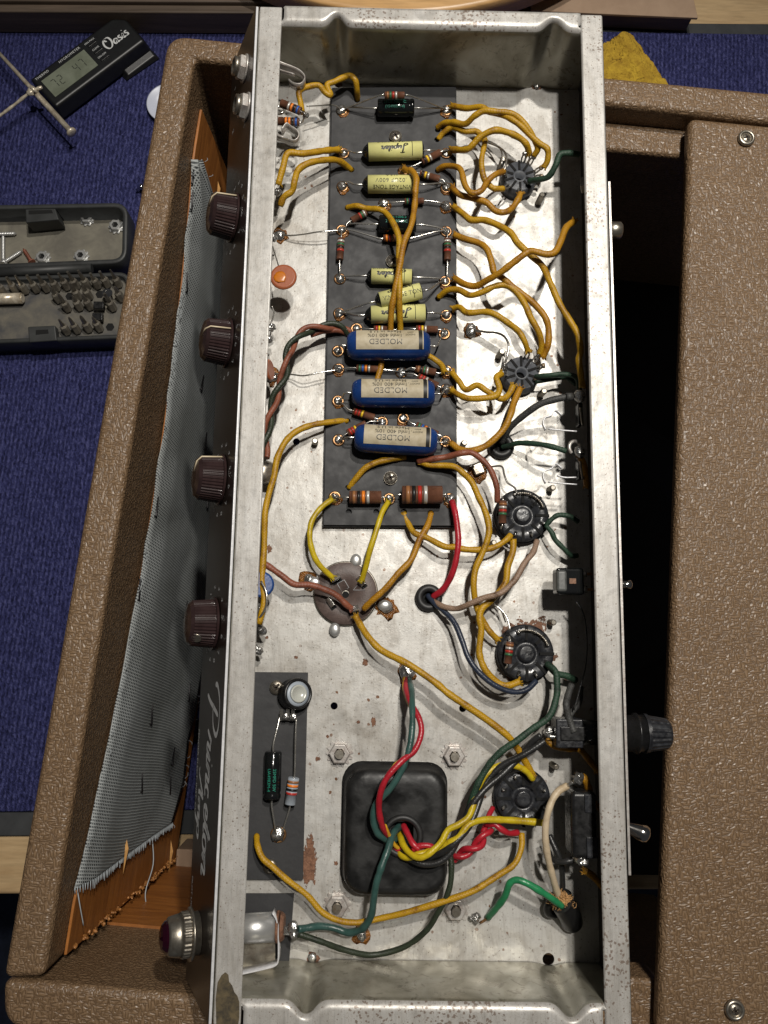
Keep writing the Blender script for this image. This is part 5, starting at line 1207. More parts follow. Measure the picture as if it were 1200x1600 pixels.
# bare link wires
def bare(pts, hs, r=0.5, m='lead'): wire(pts, r, m, 0, 0, 0, fray=False, hs=hs, wob=0, name='bare_wire', seg=7)
bare([(440, 367), (455, 368), (475, 366), (500, 362), (532, 360)], [2, 4, 6, 8, 7], 0.4)
bare([(428, 584), (455, 585), (475, 587), (500, 582), (527, 578)], [3, 5, 8, 8, 7], 0.4)
bare([(479, 166), (500, 165), (520, 164), (533, 170)], [14, 12, 9, 7], 0.35)
bare([(740, 516), (760, 519), (775, 520), (788, 526), (795, 540), (792, 558), (788, 570)], [2, 5, 8, 9, 10, 10, 11], 0.6)
bare([(745, 216), (757, 221), (778, 229), (790, 240), (791, 255), (788, 266)], [2, 5, 8, 10, 11, 11], 0.55)
bare([(757, 218), (775, 226), (784, 238), (784, 258)], [3, 7, 9, 9], 0.4)
bare([(757, 731), (770, 729), (784, 729), (788, 742), (793, 754), (804, 762), (808, 772)], [2, 4, 6, 8, 9, 10, 11], 0.5)
bare([(745, 948), (758, 936), (770, 943), (785, 955), (793, 968), (797, 985)], [3, 5, 8, 9, 10, 11], 0.5)
bare([(770, 943), (782, 952), (790, 972)], [3, 5, 8], 0.4)
bare([(432, 1355), (440, 1370), (458, 1388), (480, 1400), (505, 1430)], [3, 2, 1, 1, 1.5], 0.35)

# ------------------------------------------------------------------ left side components
def disc(px, py, h, r, ax, m, name, lab, th=0.9):
    c = P(px, py, h); b = MB(); b.lathe(c - Vector(ax).normalized() * th * MM, ax, [(0, r * 0.82), (th * 0.5 * MM, r * 0.97), (th * MM, r), (th * 1.5 * MM, r * 0.97), (th * 2 * MM, r * 0.82)], 36); return b.build(name, m, chs, label=lab)
dk = disc(443, 433, 20, 0.0064, (0, 0, 1), 'orangedisc', 'disc_capacitor', 'flat orange disc capacitor by the left flange')
b = MB(); b.blob(P(438, 433, 21.0), (0.0032, 0.0028), 0.10, 0.25); b.build('wax_drop', 'amber', dk)
disc(421, 578, 18, 0.0052, (1, 0.05, 0.25), 'orangedisc', 'disc_capacitor', 'orange disc capacitor standing on edge')
dk = disc(408, 913, 18, 0.0060, (0.25, 0.05, 1), 'bluedisc', 'disc_capacitor', 'blue disc capacitor half hidden by the left flange')
bare([(408, 908), (416, 925), (416, 945), (408, 962), (398, 972)], [21, 22, 22, 20, 16], 0.5)
bare([(436, 418), (430, 398), (426, 385)], [20, 18, 16], 0.35)
bare([(425, 478), (428, 490), (424, 505), (426, 512)], [14, 13, 12, 12], 0.4)
for px, py, h, r in ((428, 372, 12, 1.8), (424, 512, 10, 2.0), (420, 530, 12, 2.0), (405, 950, 14, 2.2), (408, 985, 12, 2.4), (433, 300, 16, 2.0), (403, 1015, 10, 2.2), (478, 181, 20, 1.6)): blobat(px, py, h, r * MM, 0.8, 'solder', 'solder_joint', 0.5, int(px))
b = MB(); b.lathe(P(417, 738, 10), (0.6, 0, 1), [(-0.004, 0.0052), (0.0015, 0.0052), (0.0028, 0.0040), (0.0032, 0.0018)], 24); b.build('potentiometer_back', 'nickel', chs)
# jack spring contacts
def strip(pts, hs, w_, m='zinc', name='spring_contact', z=None, lab=None):
    """flat spring standing on edge: ribbon of height w_ (mm)"""
    q = smooth_path([P(x, y, h) for (x, y), h in zip(pts, hs)], 5); b = MB(); n = len(b.v)
    for p in q: b.v += [p - Vector((0, 0, w_ * MM / 2)), p + Vector((0, 0, w_ * MM / 2))]
    for i in range(len(q) - 1): b.face([n + 2 * i, n + 2 * i + 2, n + 2 * i + 3, n + 2 * i + 1], smooth=True)
    return b.build(name, m, chs, solid=0.0005, label=lab)
strip([(425, 96), (440, 103), (465, 113), (476, 124), (471, 134), (460, 134), (452, 128)], [26, 24, 23, 23, 24, 24, 22], 5)
strip([(425, 106), (440, 112), (460, 118)], [27, 27, 27], 2)
strip([(430, 214), (445, 219), (460, 224), (468, 217), (466, 208), (456, 201), (448, 196), (440, 206)], [18, 18, 18, 18, 18, 18, 18, 18], 5)
strip([(428, 212), (450, 218)], [24, 24], 1.5)
b = MB(); b.ring(P(437, 172, 14), (0, 0.2, 1), 0.0024, 0.0008, 20, 6); b.build('lug', 'lead', chs)
# ------------------------------------------------------------------ pilot lamp holder inside
b = MB(); a_, e_ = P(360, 1452, 14), P(432, 1448, 14); b.cyl(a_, e_, 0.0060, 28); ph = b.build('pilot_holder', 'silver', chs, label='silver pilot lamp holder in the near left corner')
b = MB(); b.cyl(e_, e_ + Vector((0.0012, 0, 0)), 0.0064, 28); b.cyl(e_ + Vector((0.0018, 0, 0)), e_ + Vector((0.0034, 0, 0)), 0.0062, 28, 0.005); b.build('insulating_washer', 'rust', ph)
st_ = strip([(362, 1522), (385, 1517), (420, 1509), (433, 1504), (437, 1494), (437, 1460), (435, 1436), (428, 1422)], [16] * 8, 7, 'alu', 'pilot_bracket')
b = MB(); b.hexa([P(372, 1470, 7), P(430, 1466, 7), P(430, 1508, 7), P(372, 1524, 7)][::-1], [P(372, 1470, 8), P(430, 1466, 8), P(430, 1508, 8), P(372, 1524, 8)][::-1]); b.build('pilot_bracket', 'nickel', chs)
b = MB(); b.blob(P(459, 1449, 15), 0.0024, 0.8, 0.5); b.blob(P(459, 1460, 15), 0.0022, 0.8, 0.5, seed=4); b.box(P(450, 1454, 15), (0.005, 0.0035, 0.0006)); b.build('solder_joint', 'solder', ph)

# ------------------------------------------------------------------ right side components
def jack(py, lab):
    strip([(853, py + 17), (849, py + 7), (852, py - 1), (862, py - 5), (868, py - 12), (877, py - 5)], [24, 24, 24, 24, 24, 24], 2.2, 'alu')
    strip([(856, py + 16), (875, py + 18), (901, py + 20)], [25, 25, 25], 1.0, 'alu')
    b = MB(); p = P(905, py - 6, 14); b.box(p, (0.0022, 0.011, 0.006)); jb = b.build('jack_body', 'capblk', chs, bevel=0.0006, label=lab)
    b = MB(); b.ring(P(909, py - 4, 18), (1, 0.1, 0.35), 0.0042, 0.0006, 24, 6, flat=1); b.build('washer', 'nickel', jb)
jack(655, 'upper speaker jack'); jack(738, 'lower speaker jack')
strip([(870, 744), (882, 747), (900, 747)], [24, 24, 24], 1.5, 'alu')
blobat(906, 619, 24, (0.0027, 0.0032), 0.7, 'solder', 'solder_blob', 0.25, 8); blobat(906, 706, 24, (0.0025, 0.0028), 0.7, 'solder', 'solder_blob', 0.25, 9)
b = MB(); b.cyl(P(884, 620, 23), P(894, 620, 23), 0.0019, 16); b.build('wire_sleeve', 'greyw', chs)
b = MB(); b.ring(P(899, 700, 20), (0.3, 0, 1), 0.0032, 0.0009, 20, 6, arc=(60, 320)); b.build('lug', 'zinc', chs)
# slide switch at 893,908
b = MB(); c = P(888, 909, 20); b.box(c, (0.0125, 0.0120, 0.009)); sw = b.build('ground_switch', 'capblk', chs, bevel=0.0012, label='small black switch body with two brass terminals')
b = MB(); b.box(c + Vector((-0.0040, 0, 0.0006)), (0.0050, 0.0100, 0.0095)); b.build('switch_frame', 'greyplas', sw, bevel=0.0015)
b = MB(); b.box(c + Vector((0.0008, 0.0, 0.0046)), (0.0030, 0.0024, 0.0008)); b.build('brass_rivet', 'rivet', sw)
for s in (-1, 1):
    b = MB(); b.box(c + Vector((0.0078, s * 0.0035, 0.0015)), (0.0050, 0.0011, 0.0030)); b.build('terminal', 'brass', sw, bevel=0.0002)
    b = MB(); b.blob(c + Vector((0.0066, s * 0.0035, 0.003)), 0.0016, 0.6, 0.5); b.build('solder_joint', 'solder', sw)
# fuse holder body inside and cap outside
c = P(886, 1144, 18); b = MB(); b.box(c, (0.0120, 0.0125, 0.011)); fh = b.build('fuse_holder', 'socketblk', chs, bevel=0.0008, label='black fuse holder through the rear wall')
b = MB(); b.box(c + Vector((0.001, 0, 0.0058)), (0.0105, 0.0060, 0.0012)); b.build('ridge', 'black', fh, bevel=0.0004)
b = MB(); b.cyl((c.x + 0.005, c.y, c.z), (0.083, c.y, c.z), 0.0055, 24); b.build('barrel', 'black', fh)
b = MB(); b.ring(P(862, 1146, 18), (0, 1, 0.4), 0.0030, 0.0008, 20, 6, flat=1.0); b.blob(P(859, 1143, 17), 0.0018, 0.7, 0.6); b.build('solder_joint', 'solder', fh)
b = MB(); b.blob(P(907, 1148, 22), 0.0024, 0.8, 0.5); b.build('solder_joint', 'solder', fh)
yy = PZ(1010, 1146, ZT - 0.018).y; zz = ZT - 0.018; xx = 0.0842
xr = PZ(1046, 1146, zz).x
b = MB(); b.lathe((xx, yy, zz), (1, 0, 0), [(0, 0.0078), (0.0085, 0.0078), (0.0087, 0.0088), (0.0095, 0.0088), (0.0097, 0.0080), (0.0125, 0.0080)], 40); b.build('fuse_collar', 'black', fh)
b = MB(); b.lathe((xx + 0.0125, yy, zz), (1, 0, 0), [(0, 0.0085), (0.0015, 0.0085), (0.0016, 0.0079), (xr - xx - 0.0140, 0.0066), (xr - xx - 0.0128, 0.0056), (xr - xx - 0.0125, 0.0)], 80, smooth=False, rib=lambda k, d: 0.955 if (k // 2) % 2 and 0.0015 < d < xr - xx - 0.0135 else 1); b.build('fuse_cap', 'socketblk', fh)
# big switch body
c = P(907, 1284, 22); b = MB(); b.box(c, (0.0110, 0.0275, 0.014)); bs = b.build('mains_switch', 'black', chs, bevel=0.0022, label='long black mains switch body under the right flange')
b = MB(); b.box(c + Vector((0.0025, 0.0090, 0.0072)), (0.0048, 0.0075, 0.0010)); b.box(c + Vector((0.0030, -0.0088, 0.0072)), (0.0048, 0.0085, 0.0010)); b.build('switch_frame', 'socketblk', bs, bevel=0.0003)
for px, py in ((903, 1217), (908, 1345)): b = MB(); b.blob(P(px, py, 26), 0.0026, 0.8, 0.8, seed=px); b.build('solder_joint', 'solder', bs)
b = MB(); b.cyl(P(886, 1228, 25), P(900, 1219, 26), 0.0008, 8); b.cyl(P(896, 1343, 23), P(907, 1343, 25), 0.0010, 8); b.build('terminal', 'lead', bs)
# outside: toggle lever, small toggle, button
z_ = ZT - 0.012
b = MB(); a_ = Vector((0.0842, PZ(984, 1288, z_).y, z_)); e_ = PZ(1014, 1306, z_ + 0.002); d = (e_ - a_).normalized(); b.lathe(a_ - d * 0.003, d, [(0, 0.0020), (0.006, 0.0022), ((e_ - a_).length - 0.001, 0.0034), ((e_ - a_).length + 0.001, 0.0036), ((e_ - a_).length + 0.0025, 0.0030), ((e_ - a_).length + 0.0033, 0.0012), ((e_ - a_).length + 0.0034, 0)], 28); b.build('toggle_lever', 'chrome', chs, label='chrome toggle lever on the rear of the chassis')
a_ = Vector((0.0842, PZ(970, 913, z_).y, z_)); e_ = PZ(980, 914, z_); b = MB(); b.lathe(a_, (1, 0, 0), [(0, 0.0014), (e_.x - a_.x - 0.0005, 0.0018), (e_.x - a_.x + 0.0012, 0.0022), (e_.x - a_.x + 0.0020, 0.0014), (e_.x - a_.x + 0.0021, 0)], 20); b.build('toggle_lever', 'chrome', chs, label='tiny toggle lever on the rear of the chassis')
a_ = Vector((0.0842, PZ(955, 360, z_).y, z_)); e_ = PZ(971, 360, z_); b = MB(); b.lathe(a_, (1, 0, 0), [(0, 0.0040), (e_.x - a_.x - 0.0008, 0.0040), (e_.x - a_.x, 0.0032), (e_.x - a_.x, 0)], 28); b.build('jack_bush', 'nickel', chs)
b = MB(); p = P(908, 290, 20); b.lathe(p, (1, 0, 0.4), [(0, 0.0042), (0.002, 0.0042)], 6, smooth=False); b.build('hex_nut', 'nickel', chs, bevel=0.0003)
# power cord entering through the floor with its jute filler
c0, c1 = P(868, 1405, 2), P(893, 1438, 2)
b = MB(); b.ring(P(872, 1412, 4), (0.5, -0.5, 0.8), 0.0058, 0.0020, 28, 10); b.build('cord_grommet', 'cord', chs)
b = MB(); b.tube([P(893, 1440, 2), P(890, 1430, 6), P(880, 1414, 10), P(876, 1408, 12)], 0.0050, 20, 4); cd = b.build('power_cord', 'cord', chs, label='black power cord end with frayed jute filler')
b = MB(); random.seed(21)
for i in range(520):
    s0 = P(877 + random.gauss(0, 6), 1407 + random.gauss(0, 5), 13); dr = Vector((random.uniform(-1, 1), random.uniform(-1, 1), random.uniform(-0.2, 0.9))).normalized(); L = random.uniform(0.0008, 0.0032)
    b.tube([s0, s0 + dr * L * 0.5 + Vector((0, 0, 0.0005)), s0 + dr * L + Vector((random.uniform(-.001, .001), random.uniform(-.001, .001), -0.0005))], 0.00013, 4, 2)
b.build('jute_fibre', 'fibre', cd, kind='stuff')
b = MB(); b.blob(P(877, 1407, 12.5), (0.0036, 0.0030), 0.5, 0.6); b.build('jute_core', 'fibre', cd)
# ------------------------------------------------------------------ things lying on the mat
MZ = 0.003
def frame2(a, b_, z):   # local frame: origin a, x toward b_, y left of it
    A_, B_ = PZ(*a, z), PZ(*b_, z); x = (B_ - A_); L = x.length; x.normalize(); y = Vector((-x.y, x.x, 0)); return A_, x, y, L
# hygrometer: long axis from its lower-left end to its upper-right end
hz = MZ + 0.016
A_, hx, hy, HL = frame2((66, 145), (207, 40), hz)
hyw = 0.0235
hg = thing('hygrometer', (A_.x, A_.y, MZ), 'small black digital hygrometer with display and white script lettering on the blue mat', 'hygrometer')
def hp(x, y, z=0.0): return A_ + hx * x + hy * y + Vector((0, 0, z))
HW = (PZ(190, 16, hz) - PZ(225, 62, hz)).length
x1 = HL + 0.000; x0 = 0.000
h2 = HW / 2
b = MB(); b.hexa([hp(x0 - 0.001, -h2 - 0.003, -0.014), hp(x1 + 0.002, -h2 - 0.003, -0.014), hp(x1 + 0.001, h2 + 0.001, -0.014), hp(x0, h2 + 0.001, -0.014)],
                 [hp(x0, -h2, 0), hp(x1 - 0.001, -h2, 0), hp(x1, h2, 0), hp(x0, h2, 0)]); b.build('case', 'hygro', hg, bevel=0.0025, bseg=3)
b = MB(); b.hexa([hp(x0 + 0.062, -h2 - 0.008, -0.0155), hp(x1 + 0.003, -h2 - 0.010, -0.0155), hp(x1 + 0.003, -h2, -0.0155), hp(x0 + 0.062, -h2, -0.0155)],
                 [hp(x0 + 0.066, -h2 - 0.007, -0.012), hp(x1, -h2 - 0.007, -0.012), hp(x1, -h2, -0.010), hp(x0 + 0.066, -h2, -0.010)]); b.build('clip', 'hygro', hg, bevel=0.001)
b = MB(); c = hp(0.012, 0.0, 0.00); s0, s1 = HL * 0.06, HL * 0.53
b.hexa([hp(s0, -h2 * 0.62, 0.0001), hp(s1, -h2 * 0.62, 0.0001), hp(s1, h2 * 0.50, 0.0001), hp(s0, h2 * 0.50, 0.0001)], [hp(s0, -h2 * 0.62, 0.0006), hp(s1, -h2 * 0.62, 0.0006), hp(s1, h2 * 0.50, 0.0006), hp(s0, h2 * 0.50, 0.0006)]); sc_ = b.build('display', 'lcd', hg)
b = MB()
def digit(mb, d, cx, cy, w_, h_):
    S = {'0': 'abcdef', '1': 'bc', '2': 'abged', '3': 'abgcd', '4': 'fgbc', '5': 'afgcd', '6': 'afgedc', '7': 'abc', '8': 'abcdefg'}[d]
    seg = dict(a=(0, 1, 1, 0), b=(.5, .5, 0, 1), c=(.5, -.5, 0, 1), d=(0, -1, 1, 0), e=(-.5, -.5, 0, 1), f=(-.5, .5, 0, 1), g=(0, 0, 1, 0))
    for s in S:
        x, y, hor, ver = seg[s]; c_ = hp(cx + x * w_, cy + y * h_ / 2, 0.0006); rot = Matrix((hx, hy, Vector((0, 0, 1)))).transposed()
        mb.box(c_, (w_ * 0.8 if hor else w_ * 0.2, h_ * 0.40 if ver else w_ * 0.2, 0.0002), rot)
for d, cx in (('4', 0.66), ('7', 0.80)): digit(b, d, s0 + (s1 - s0) * cx, -h2 * 0.05, 0.0033, 0.0085)
for d, cx in (('7', 0.16), ('2', 0.30)): digit(b, d, s0 + (s1 - s0) * cx, -h2 * 0.05, 0.0033, 0.0085)
b.build('display_digits', 'lcdseg', hg)
def htext(mb, t, x, y, size, **k): put(mb, glyphs(t, size, **k), lambda a, h: hp(x + a, y + h, 0.0003))
b = MB(); htext(b, 'HYGROMETER', s1 - 0.012, h2 * 0.74, 0.0030, space=1.15); htext(b, 'THERMO', s0 + 0.004, h2 * 0.74, 0.0030, space=1.15)
b.build('case_lettering', 'white', hg)
for i, t in enumerate(('MIN-MAX', 'CLEAR', 'ON-OFF')):
    yb = h2 * 0.50 - i * h2 * 0.50; xb = s1 + 0.0085
    b = MB(); b.hexa([hp(xb - 0.0042, yb - 0.0013, 0.0), hp(xb + 0.0042, yb - 0.0013, 0.0), hp(xb + 0.0042, yb + 0.0013, 0.0), hp(xb - 0.0042, yb + 0.0013, 0.0)], [hp(xb - 0.004, yb - 0.0011, 0.0009), hp(xb + 0.004, yb - 0.0011, 0.0009), hp(xb + 0.004, yb + 0.0011, 0.0009), hp(xb - 0.004, yb + 0.0011, 0.0009)]); b.build('button', 'black', hg, bevel=0.0003)
    b = MB(); htext(b, t, xb - 0.0004, yb + 0.0031, 0.0023); b.build('case_lettering', 'white', hg)
b = MB(); script(b, 'Oasis', lambda x, h: hp(s1 + 0.0265 + x, -0.0045 + h * 0.0044, 0.0003), 0.13, 0.023); b.build('script_lettering', 'white', hg)
# crossed steel tool lying on the hygrometer
tt = thing('crossed_rod_tool', (A_.x, A_.y, MZ), 'thin steel T-shaped tool with a flat round head, lying across the end of the hygrometer', 'hand tool')
z_ = hz + 0.004
b = MB(); a_, e_ = PZ(-8, 76, z_), PZ(112, 207, z_ - 0.001); d = (e_ - a_).normalized(); L = (e_ - a_).length
b.lathe(a_, d, [(0, 0.0015), (L * 0.55, 0.0019), (L * 0.56, 0.0024), (L - 0.0012, 0.0023), (L - 0.001, 0.0042), (L + 0.0006, 0.0041), (L + 0.001, 0.002), (L + 0.0011, 0)], 18); b.build('cross_rod', 'steelrod', tt)
b = MB(); pts = [PZ(-10, 188, z_ - 0.002), PZ(20, 166, z_), PZ(48, 144, z_ + 0.003), PZ(66, 136, z_ + 0.003)]; b.tube(pts, 0.0013, 8, 8, 0.3); b.blob(PZ(48, 144, z_ + 0.003), 0.0030, 0.7, 0.4); b.build('twisted_shaft', 'steelrod', tt)
b = MB(); b.ring(PZ(54, 140, z_ + 0.002), (0.6, 0.55, 0.3), 0.0030, 0.0012, 18, 8); b.build('rod_eye', 'steelrod', tt)
# white dish and a small screw half under the cabinet edge
c = PZ(262, 160, MZ + 0.006); b = MB(); rr = (PZ(262, 160, MZ) - PZ(229, 160, MZ)).length; b.lathe((c.x, c.y, MZ), (0, 0, 1), [(0.0005, rr * 0.8), (0.005, rr), (0.0056, rr), (0.0056, rr * 0.94), (0.002, rr * 0.80), (0.0015, 0)], 48)
tag(b.build('white_dish', 'dish'), 'white plastic dish showing beside the far left corner of the cabinet', 'dish')
sc0 = PZ(213, 297, MZ + 0.003); b = MB(); b.lathe(sc0, (1, 0.2, 0.5), [(0, 0.0010), (0.006, 0.0012), (0.0062, 0.0030), (0.0075, 0.0026), (0.008, 0.001)], 16)
tag(b.build('loose_screw', 'chrome'), 'small screw on the blue mat against the cabinet side', 'screw')
# yellow cloth
rg = MB(); ra, rb, rc, rd = PZ(925, 76, MZ + 0.006), PZ(982, 52, MZ + 0.006), PZ(1056, 150, MZ + 0.006), PZ(880, 160, MZ + 0.006)
def rag(u, v):
    p = lerp(lerp(rd, ra, v), lerp(rc, rb, v), u); z = 0.004 + 0.003 * abs(noise.noise(Vector((u * 2, v * 3, 1)))) + 0.0035 * math.exp(-((u - 0.78) / 0.10) ** 2) + 0.0008 * noise.noise(Vector((u * 40, v * 40, 0)))
    e = 0.0006 * noise.noise(Vector((u * 10, v * 10, 4)))
    return (p.x + e, p.y + e, MZ + z)
rg.grid(rag, 60, 60); o = rg.build('yellow_cloth', 'rag', solid=-0.003); tag(o, 'worn yellow cloth on the mat behind the cabinet', 'cloth')
# cardboard box at the far edge
z_ = 0.020
ps = [PZ(833, 14, z_), PZ(1083, 25, z_), PZ(1070, -60, z_), PZ(830, -60, z_)]
bx = thing('cardboard_box', (ps[0].x, ps[0].y, 0), 'flat tan cardboard box on the far edge of the mat', 'box')
b = MB(); b.hexa([(p.x, p.y, 0.0035) for p in ps], [(p.x, p.y, z_ - 0.001) for p in ps]); b.build('box_body', 'trim', bx)
ps2 = [ps[0] + Vector((-0.002, -0.002, 0)), ps[1] + Vector((0.004, -0.002, 0)), ps[2], ps[3]]
b = MB(); b.hexa([(p.x, p.y, z_ - 0.002) for p in ps2], [(p.x, p.y, z_ + 0.0005) for p in ps2]); b.build('box_lid', 'card', bx, bevel=0.0006)
# golden wood disc edge
z_ = 0.055; c = PZ(625, -410, z_); rr = (PZ(625, 19, z_) - c).length
b = MB(); b.lathe((c.x, c.y, z_ - 0.02), (0, 0, 1), [(0, rr - 0.001), (0.018, rr), (0.0195, rr - 0.001), (0.02, rr - 0.004), (0.02, 0)], 160)
c2 = thing('round_wooden_board', (c.x, c.y, 0), 'edge of a pale golden round wooden board beyond the far end of the chassis', 'wooden board')
b.build('board_top', 'disc', c2)
b = MB(); b.lathe((c.x, c.y, 0.004), (0, 0, 1), [(0, rr * 0.9), (z_ - 0.0245, rr * 0.9)], 80); b.build('board_base', 'trim', c2)
# ridged moulding at far left
z_ = 0.03; q0, q1 = PZ(-300, 12, z_), PZ(432, 16, z_)
mo = thing('wood_moulding', (q1.x, q1.y, 0), 'dark brown ridged wooden moulding along the far left edge of the mat', 'moulding')
d = (q1 - q0).normalized(); n_ = Vector((-d.y, d.x, 0))
for k in range(4):
    a_ = q0 + n_ * (0.0075 * k); e_ = q1 + n_ * (0.0075 * k); b = MB(); top = z_ - 0.003 + 0.003 * k
    b.hexa([(p.x, p.y, 0.0035) for p in (a_, e_, e_ + n_ * 0.0072, a_ + n_ * 0.0072)], [(p.x, p.y, top) for p in (a_, e_, e_ + n_ * 0.0072, a_ + n_ * 0.0072)]); b.build('ridge', 'trim' if k != 2 else 'card', mo, bevel=0.0012)

# ------------------------------------------------------------------ driver bit case
kz = MZ + 0.022
case = thing('bit_case', tuple(PZ(100, 430, MZ)), 'open black driver bit case, dusty inside, left of the cabinet', 'tool case')
def kpoly(pts, z): return [PZ(x, y, z) for x, y in pts]
def tub(name, outer, wall, z0, z1, floor_z, par, m, mf, r):
    """outer: 4 px corners (BL, BR, TR, TL) at z1; open tray with rounded corners"""
    o_ = kpoly(outer, z1); cx = sum((p.x for p in o_)) / 4; cy = sum((p.y for p in o_)) / 4
    def ringpts(ins, z):
        out = []
        n = len(o_)
        # inset quad
        q = []
        for i in range(n):
            a, b_, c_ = o_[i - 1], o_[i], o_[(i + 1) % n]; d1 = (a - b_).normalized(); d2 = (c_ - b_).normalized(); s = d1.cross(d2).length
            q.append(b_ + (d1 + d2) * ins / s)
        for i in range(n):
            a, b_, c_ = q[i - 1], q[i], q[(i + 1) % n]; rr_ = max(0.001, r - ins); p0 = b_ + (a - b_).normalized() * rr_; p1 = b_ + (c_ - b_).normalized() * rr_
            for k in range(7):
                t = k / 6; p = (p0 * (1 - t) ** 2 + b_ * 2 * t * (1 - t) + p1 * t * t); out.append(Vector((p.x, p.y, z)))
        return out
    b = MB(); n = None
    loops = [ringpts(0.001, z0), ringpts(0, z0 + 0.002), ringpts(0, z1 - 0.0008), ringpts(0.0006, z1), ringpts(wall - 0.0005, z1), ringpts(wall, z1 - 0.0008), ringpts(wall + 0.0008, floor_z)]
    n0 = len(b.v)
    for l in loops: b.v += l
    c = len(loops[0])
    for i in range(len(loops) - 1):
        for k in range(c): j = (k + 1) % c; b.face([n0 + i * c + k, n0 + i * c + j, n0 + (i + 1) * c + j, n0 + (i + 1) * c + k], smooth=True)
    b.face([n0 + k for k in range(c)][::-1])
    b.m(1); b.face([n0 + (len(loops) - 1) * c + k for k in range(c)])
    return b.build(name, [m, mf], par)
lid = tub('case_lid', [(-120, 424), (198, 411), (200, 316), (-120, 322)], 0.0040, MZ, kz, MZ + 0.004, case, 'case', 'casedust', 0.012)
tray = tub('case_tray', [(-120, 541), (203, 528), (203, 424), (-120, 437)], 0.0035, MZ, kz, kz - 0.005, case, 'case', 'casetray', 0.010)
b = MB(); b.cyl(PZ(-60, 429, kz), PZ(144, 419, kz), 0.0035, 20); b.build('hinge_bar', 'case', case)
z_ = kz - 0.001
b = MB(); ps = [PZ(40, 348, z_), PZ(92, 343, z_), PZ(84, 320, z_ + 0.001), PZ(38, 322, z_ + 0.001)]; b.hexa([(p.x, p.y, MZ + 0.006) for p in ps], [(p.x, p.y, z_) for p in ps]); lt = b.build('latch', 'case', case, bevel=0.001)
b = MB(); ps = [PZ(44, 334, z_ + 0.001), PZ(82, 332, z_ + 0.001), PZ(80, 327, z_ + 0.001), PZ(44, 328, z_ + 0.001)]; b.prism([(p.x, p.y) for p in ps], z_ - 0.0005, z_ + 0.0002); b.build('latch_slot', 'hole', lt)
z_ = kz + 0.0015
b = MB(); ps = [PZ(45, 535, z_), PZ(89, 532, z_), PZ(86, 508, z_), PZ(43, 510, z_)]; b.prism([(p.x, p.y) for p in ps], kz - 0.012, z_); lt = b.build('latch', 'case', case, bevel=0.001)
b = MB(); ps = [PZ(56, 523, z_), PZ(76, 521, z_), PZ(75, 515, z_), PZ(56, 516, z_)]; b.prism([(p.x, p.y) for p in ps], z_ - 0.001, z_ + 0.0003); b.build('latch_slot', 'hole', lt)
# bits standing in the tray
random.seed(33)
bits = [(3, 450), (22, 447), (38, 448), (55, 446), (71, 445), (87, 444), (103, 442), (118, 441), (135, 440), (151, 440), (166, 438), (184, 438), (90, 462), (121, 458), (138, 457), (104, 476), (123, 474), (139, 473), (103, 512), (119, 510), (137, 508), (154, 507), (175, 475), (188, 460)]
def bit(px, py, k):
    p = PZ(px, py, kz - 0.001); q = PZ(px - 6, py - 12, kz + 0.004); d = Vector((q.x - p.x, q.y - p.y, 0.012)).normalized()
    b = MB(); b.lathe(p - d * 0.003, d, [(0, 0.0031), (0.0075, 0.0031), (0.0085, 0.0021)], 6, smooth=False); b.m(1); L = random.uniform(0.006, 0.010); b.lathe(p + d * 0.0053, d, [(0, 0.0018), (L * 0.7, random.uniform(0.0009, 0.0016)), (L, random.uniform(0.0003, 0.0012))], 8, smooth=False); b.build('driver_bit', ['bitm', 'nickel'], case)
for k, (px, py) in enumerate(bits): bit(px, py + 4, k)
for px, py in ((109, 463), (156, 460), (172, 511)): b = MB(); b.lathe(PZ(px, py, kz - 0.0049), (0, 0, 1), [(0, 0.0034), (0.0002, 0.0034)], 6, smooth=False); b.build('bit_socket', 'hole', case)
b = MB(); b.cyl(PZ(-30, 468, kz), PZ(34, 466, kz), 0.0042, 20); b.cyl(PZ(34, 466, kz), PZ(36, 466, kz), 0.0036, 6); b.build('bit_holder', 'steelrod', case)
b = MB(); b.lathe(PZ(168, 459, kz + 0.003), (0.1, 0.2, 1), [(-0.008, 0.0030), (0, 0.0032), (0.0006, 0.0040), (0.0012, 0.0040), (0.0012, 0.0028), (0.0006, 0.0026)], 20, smooth=False); b.build('bit_adapter', 'chrome', case)
b = MB(); b.box(PZ(155, 478, kz), (0.008, 0.006, 0.004)); b.box(PZ(153, 496, kz), (0.008, 0.006, 0.004)); b.build('clip', 'black', case, bevel=0.0006)
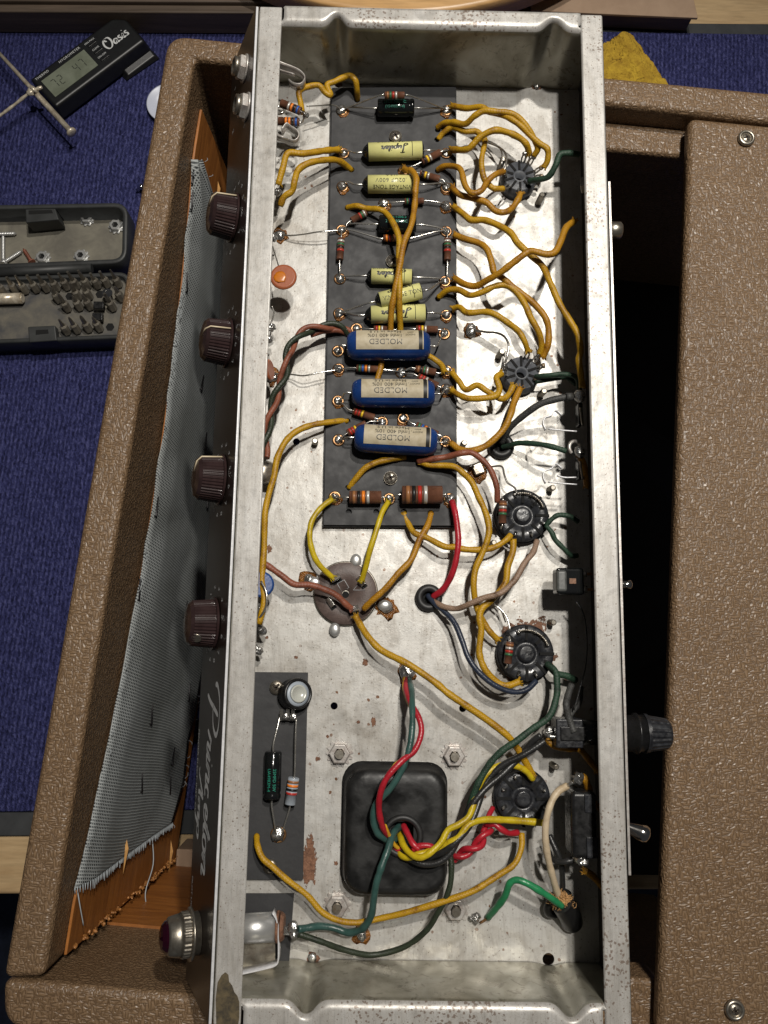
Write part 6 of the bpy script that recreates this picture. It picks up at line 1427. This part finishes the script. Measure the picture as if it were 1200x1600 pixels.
# star nuts (toothed lock nuts) lying in the lid
def lid_pt(px, py, dz): return PZ(px, py, MZ + 0.004 + dz)
labs = ['star washer nut near the far wall of the case lid', 'star washer nut at the right end of the case lid', 'star washer nut beside the rusty screw in the case lid', 'star washer nut near the hinge of the case lid']
proto = None
for (px, py), lb in zip(((137, 343), (182, 355), (68, 404), (128, 402)), labs):
    p = lid_pt(px, py, 0.0)
    if proto is None:
        proto = thing('lock_nut', tuple(p), lb, 'nut', 'toothed lock nuts in the case lid'); b = MB()
        b.lathe(p, (0, 0, 1), [(0.0, 0.0062), (0.0012, 0.0062), (0.0013, 0.0050)], 40, smooth=False, rib=lambda k, d: 1.04 if k % 4 < 2 else 0.84); b.build('toothed_washer', 'silver', proto)
        b = MB(); b.lathe(p, (0, 0, 1), [(0.001, 0.0048), (0.0040, 0.0048), (0.0043, 0.0043), (0.0043, 0.0026), (0.0014, 0.0025)], 6, smooth=False); b.build('nut_body', 'silver', proto)
        b = MB(); b.lathe(p + Vector((0, 0, 0.0014)), (0, 0, 1), [(0, 0.0025), (0.0001, 0.0025)], 12); b.build('thread_hole', 'hole', proto); src = p
    else:
        c = proto.copy(); col.objects.link(c); c.location = p; c['label'] = lb
        for ch in list(proto.children):
            d = ch.copy(); col.objects.link(d); d.parent = c; d.matrix_parent_inverse = Matrix.Translation(-src)
# loose wood screws in the lid
def wscrew(a, b_, m, lab, r=0.0013, head=True):
    p, q = lid_pt(*a, 0.003), lid_pt(*b_, 0.002); d = (q - p).normalized(); L = (q - p).length; pr = [(0, 0.003 if head else 0.001), (0.0012, 0.0028), (0.0022, r)]; z = 0.003
    if not head: pr = [(0, r)]; z = 0.001
    while z < L - 0.002: pr += [(z, r), (z + 0.0004, r * 1.35), (z + 0.0008, r)]; z += 0.0013
    pr += [(L, 0.0002)]
    b = MB(); b.lathe(p, d, pr, 12); tag(b.build('wood_screw', m), lab, 'screw', 'loose screws in the case lid')
wscrew((-8, 366), (26, 365), 'silver', 'zinc screw pointing right along the far side of the case lid')
wscrew((5, 412), (5, 368), 'silver', 'zinc screw pointing away from the hinge in the case lid')
wscrew((6, 410), (35, 392), 'silver', 'zinc screw slanting beside the rusty screw in the case lid')
wscrew((50, 410), (36, 388), 'rustw', 'rusty screw with a round dark head in the case lid', 0.0012)
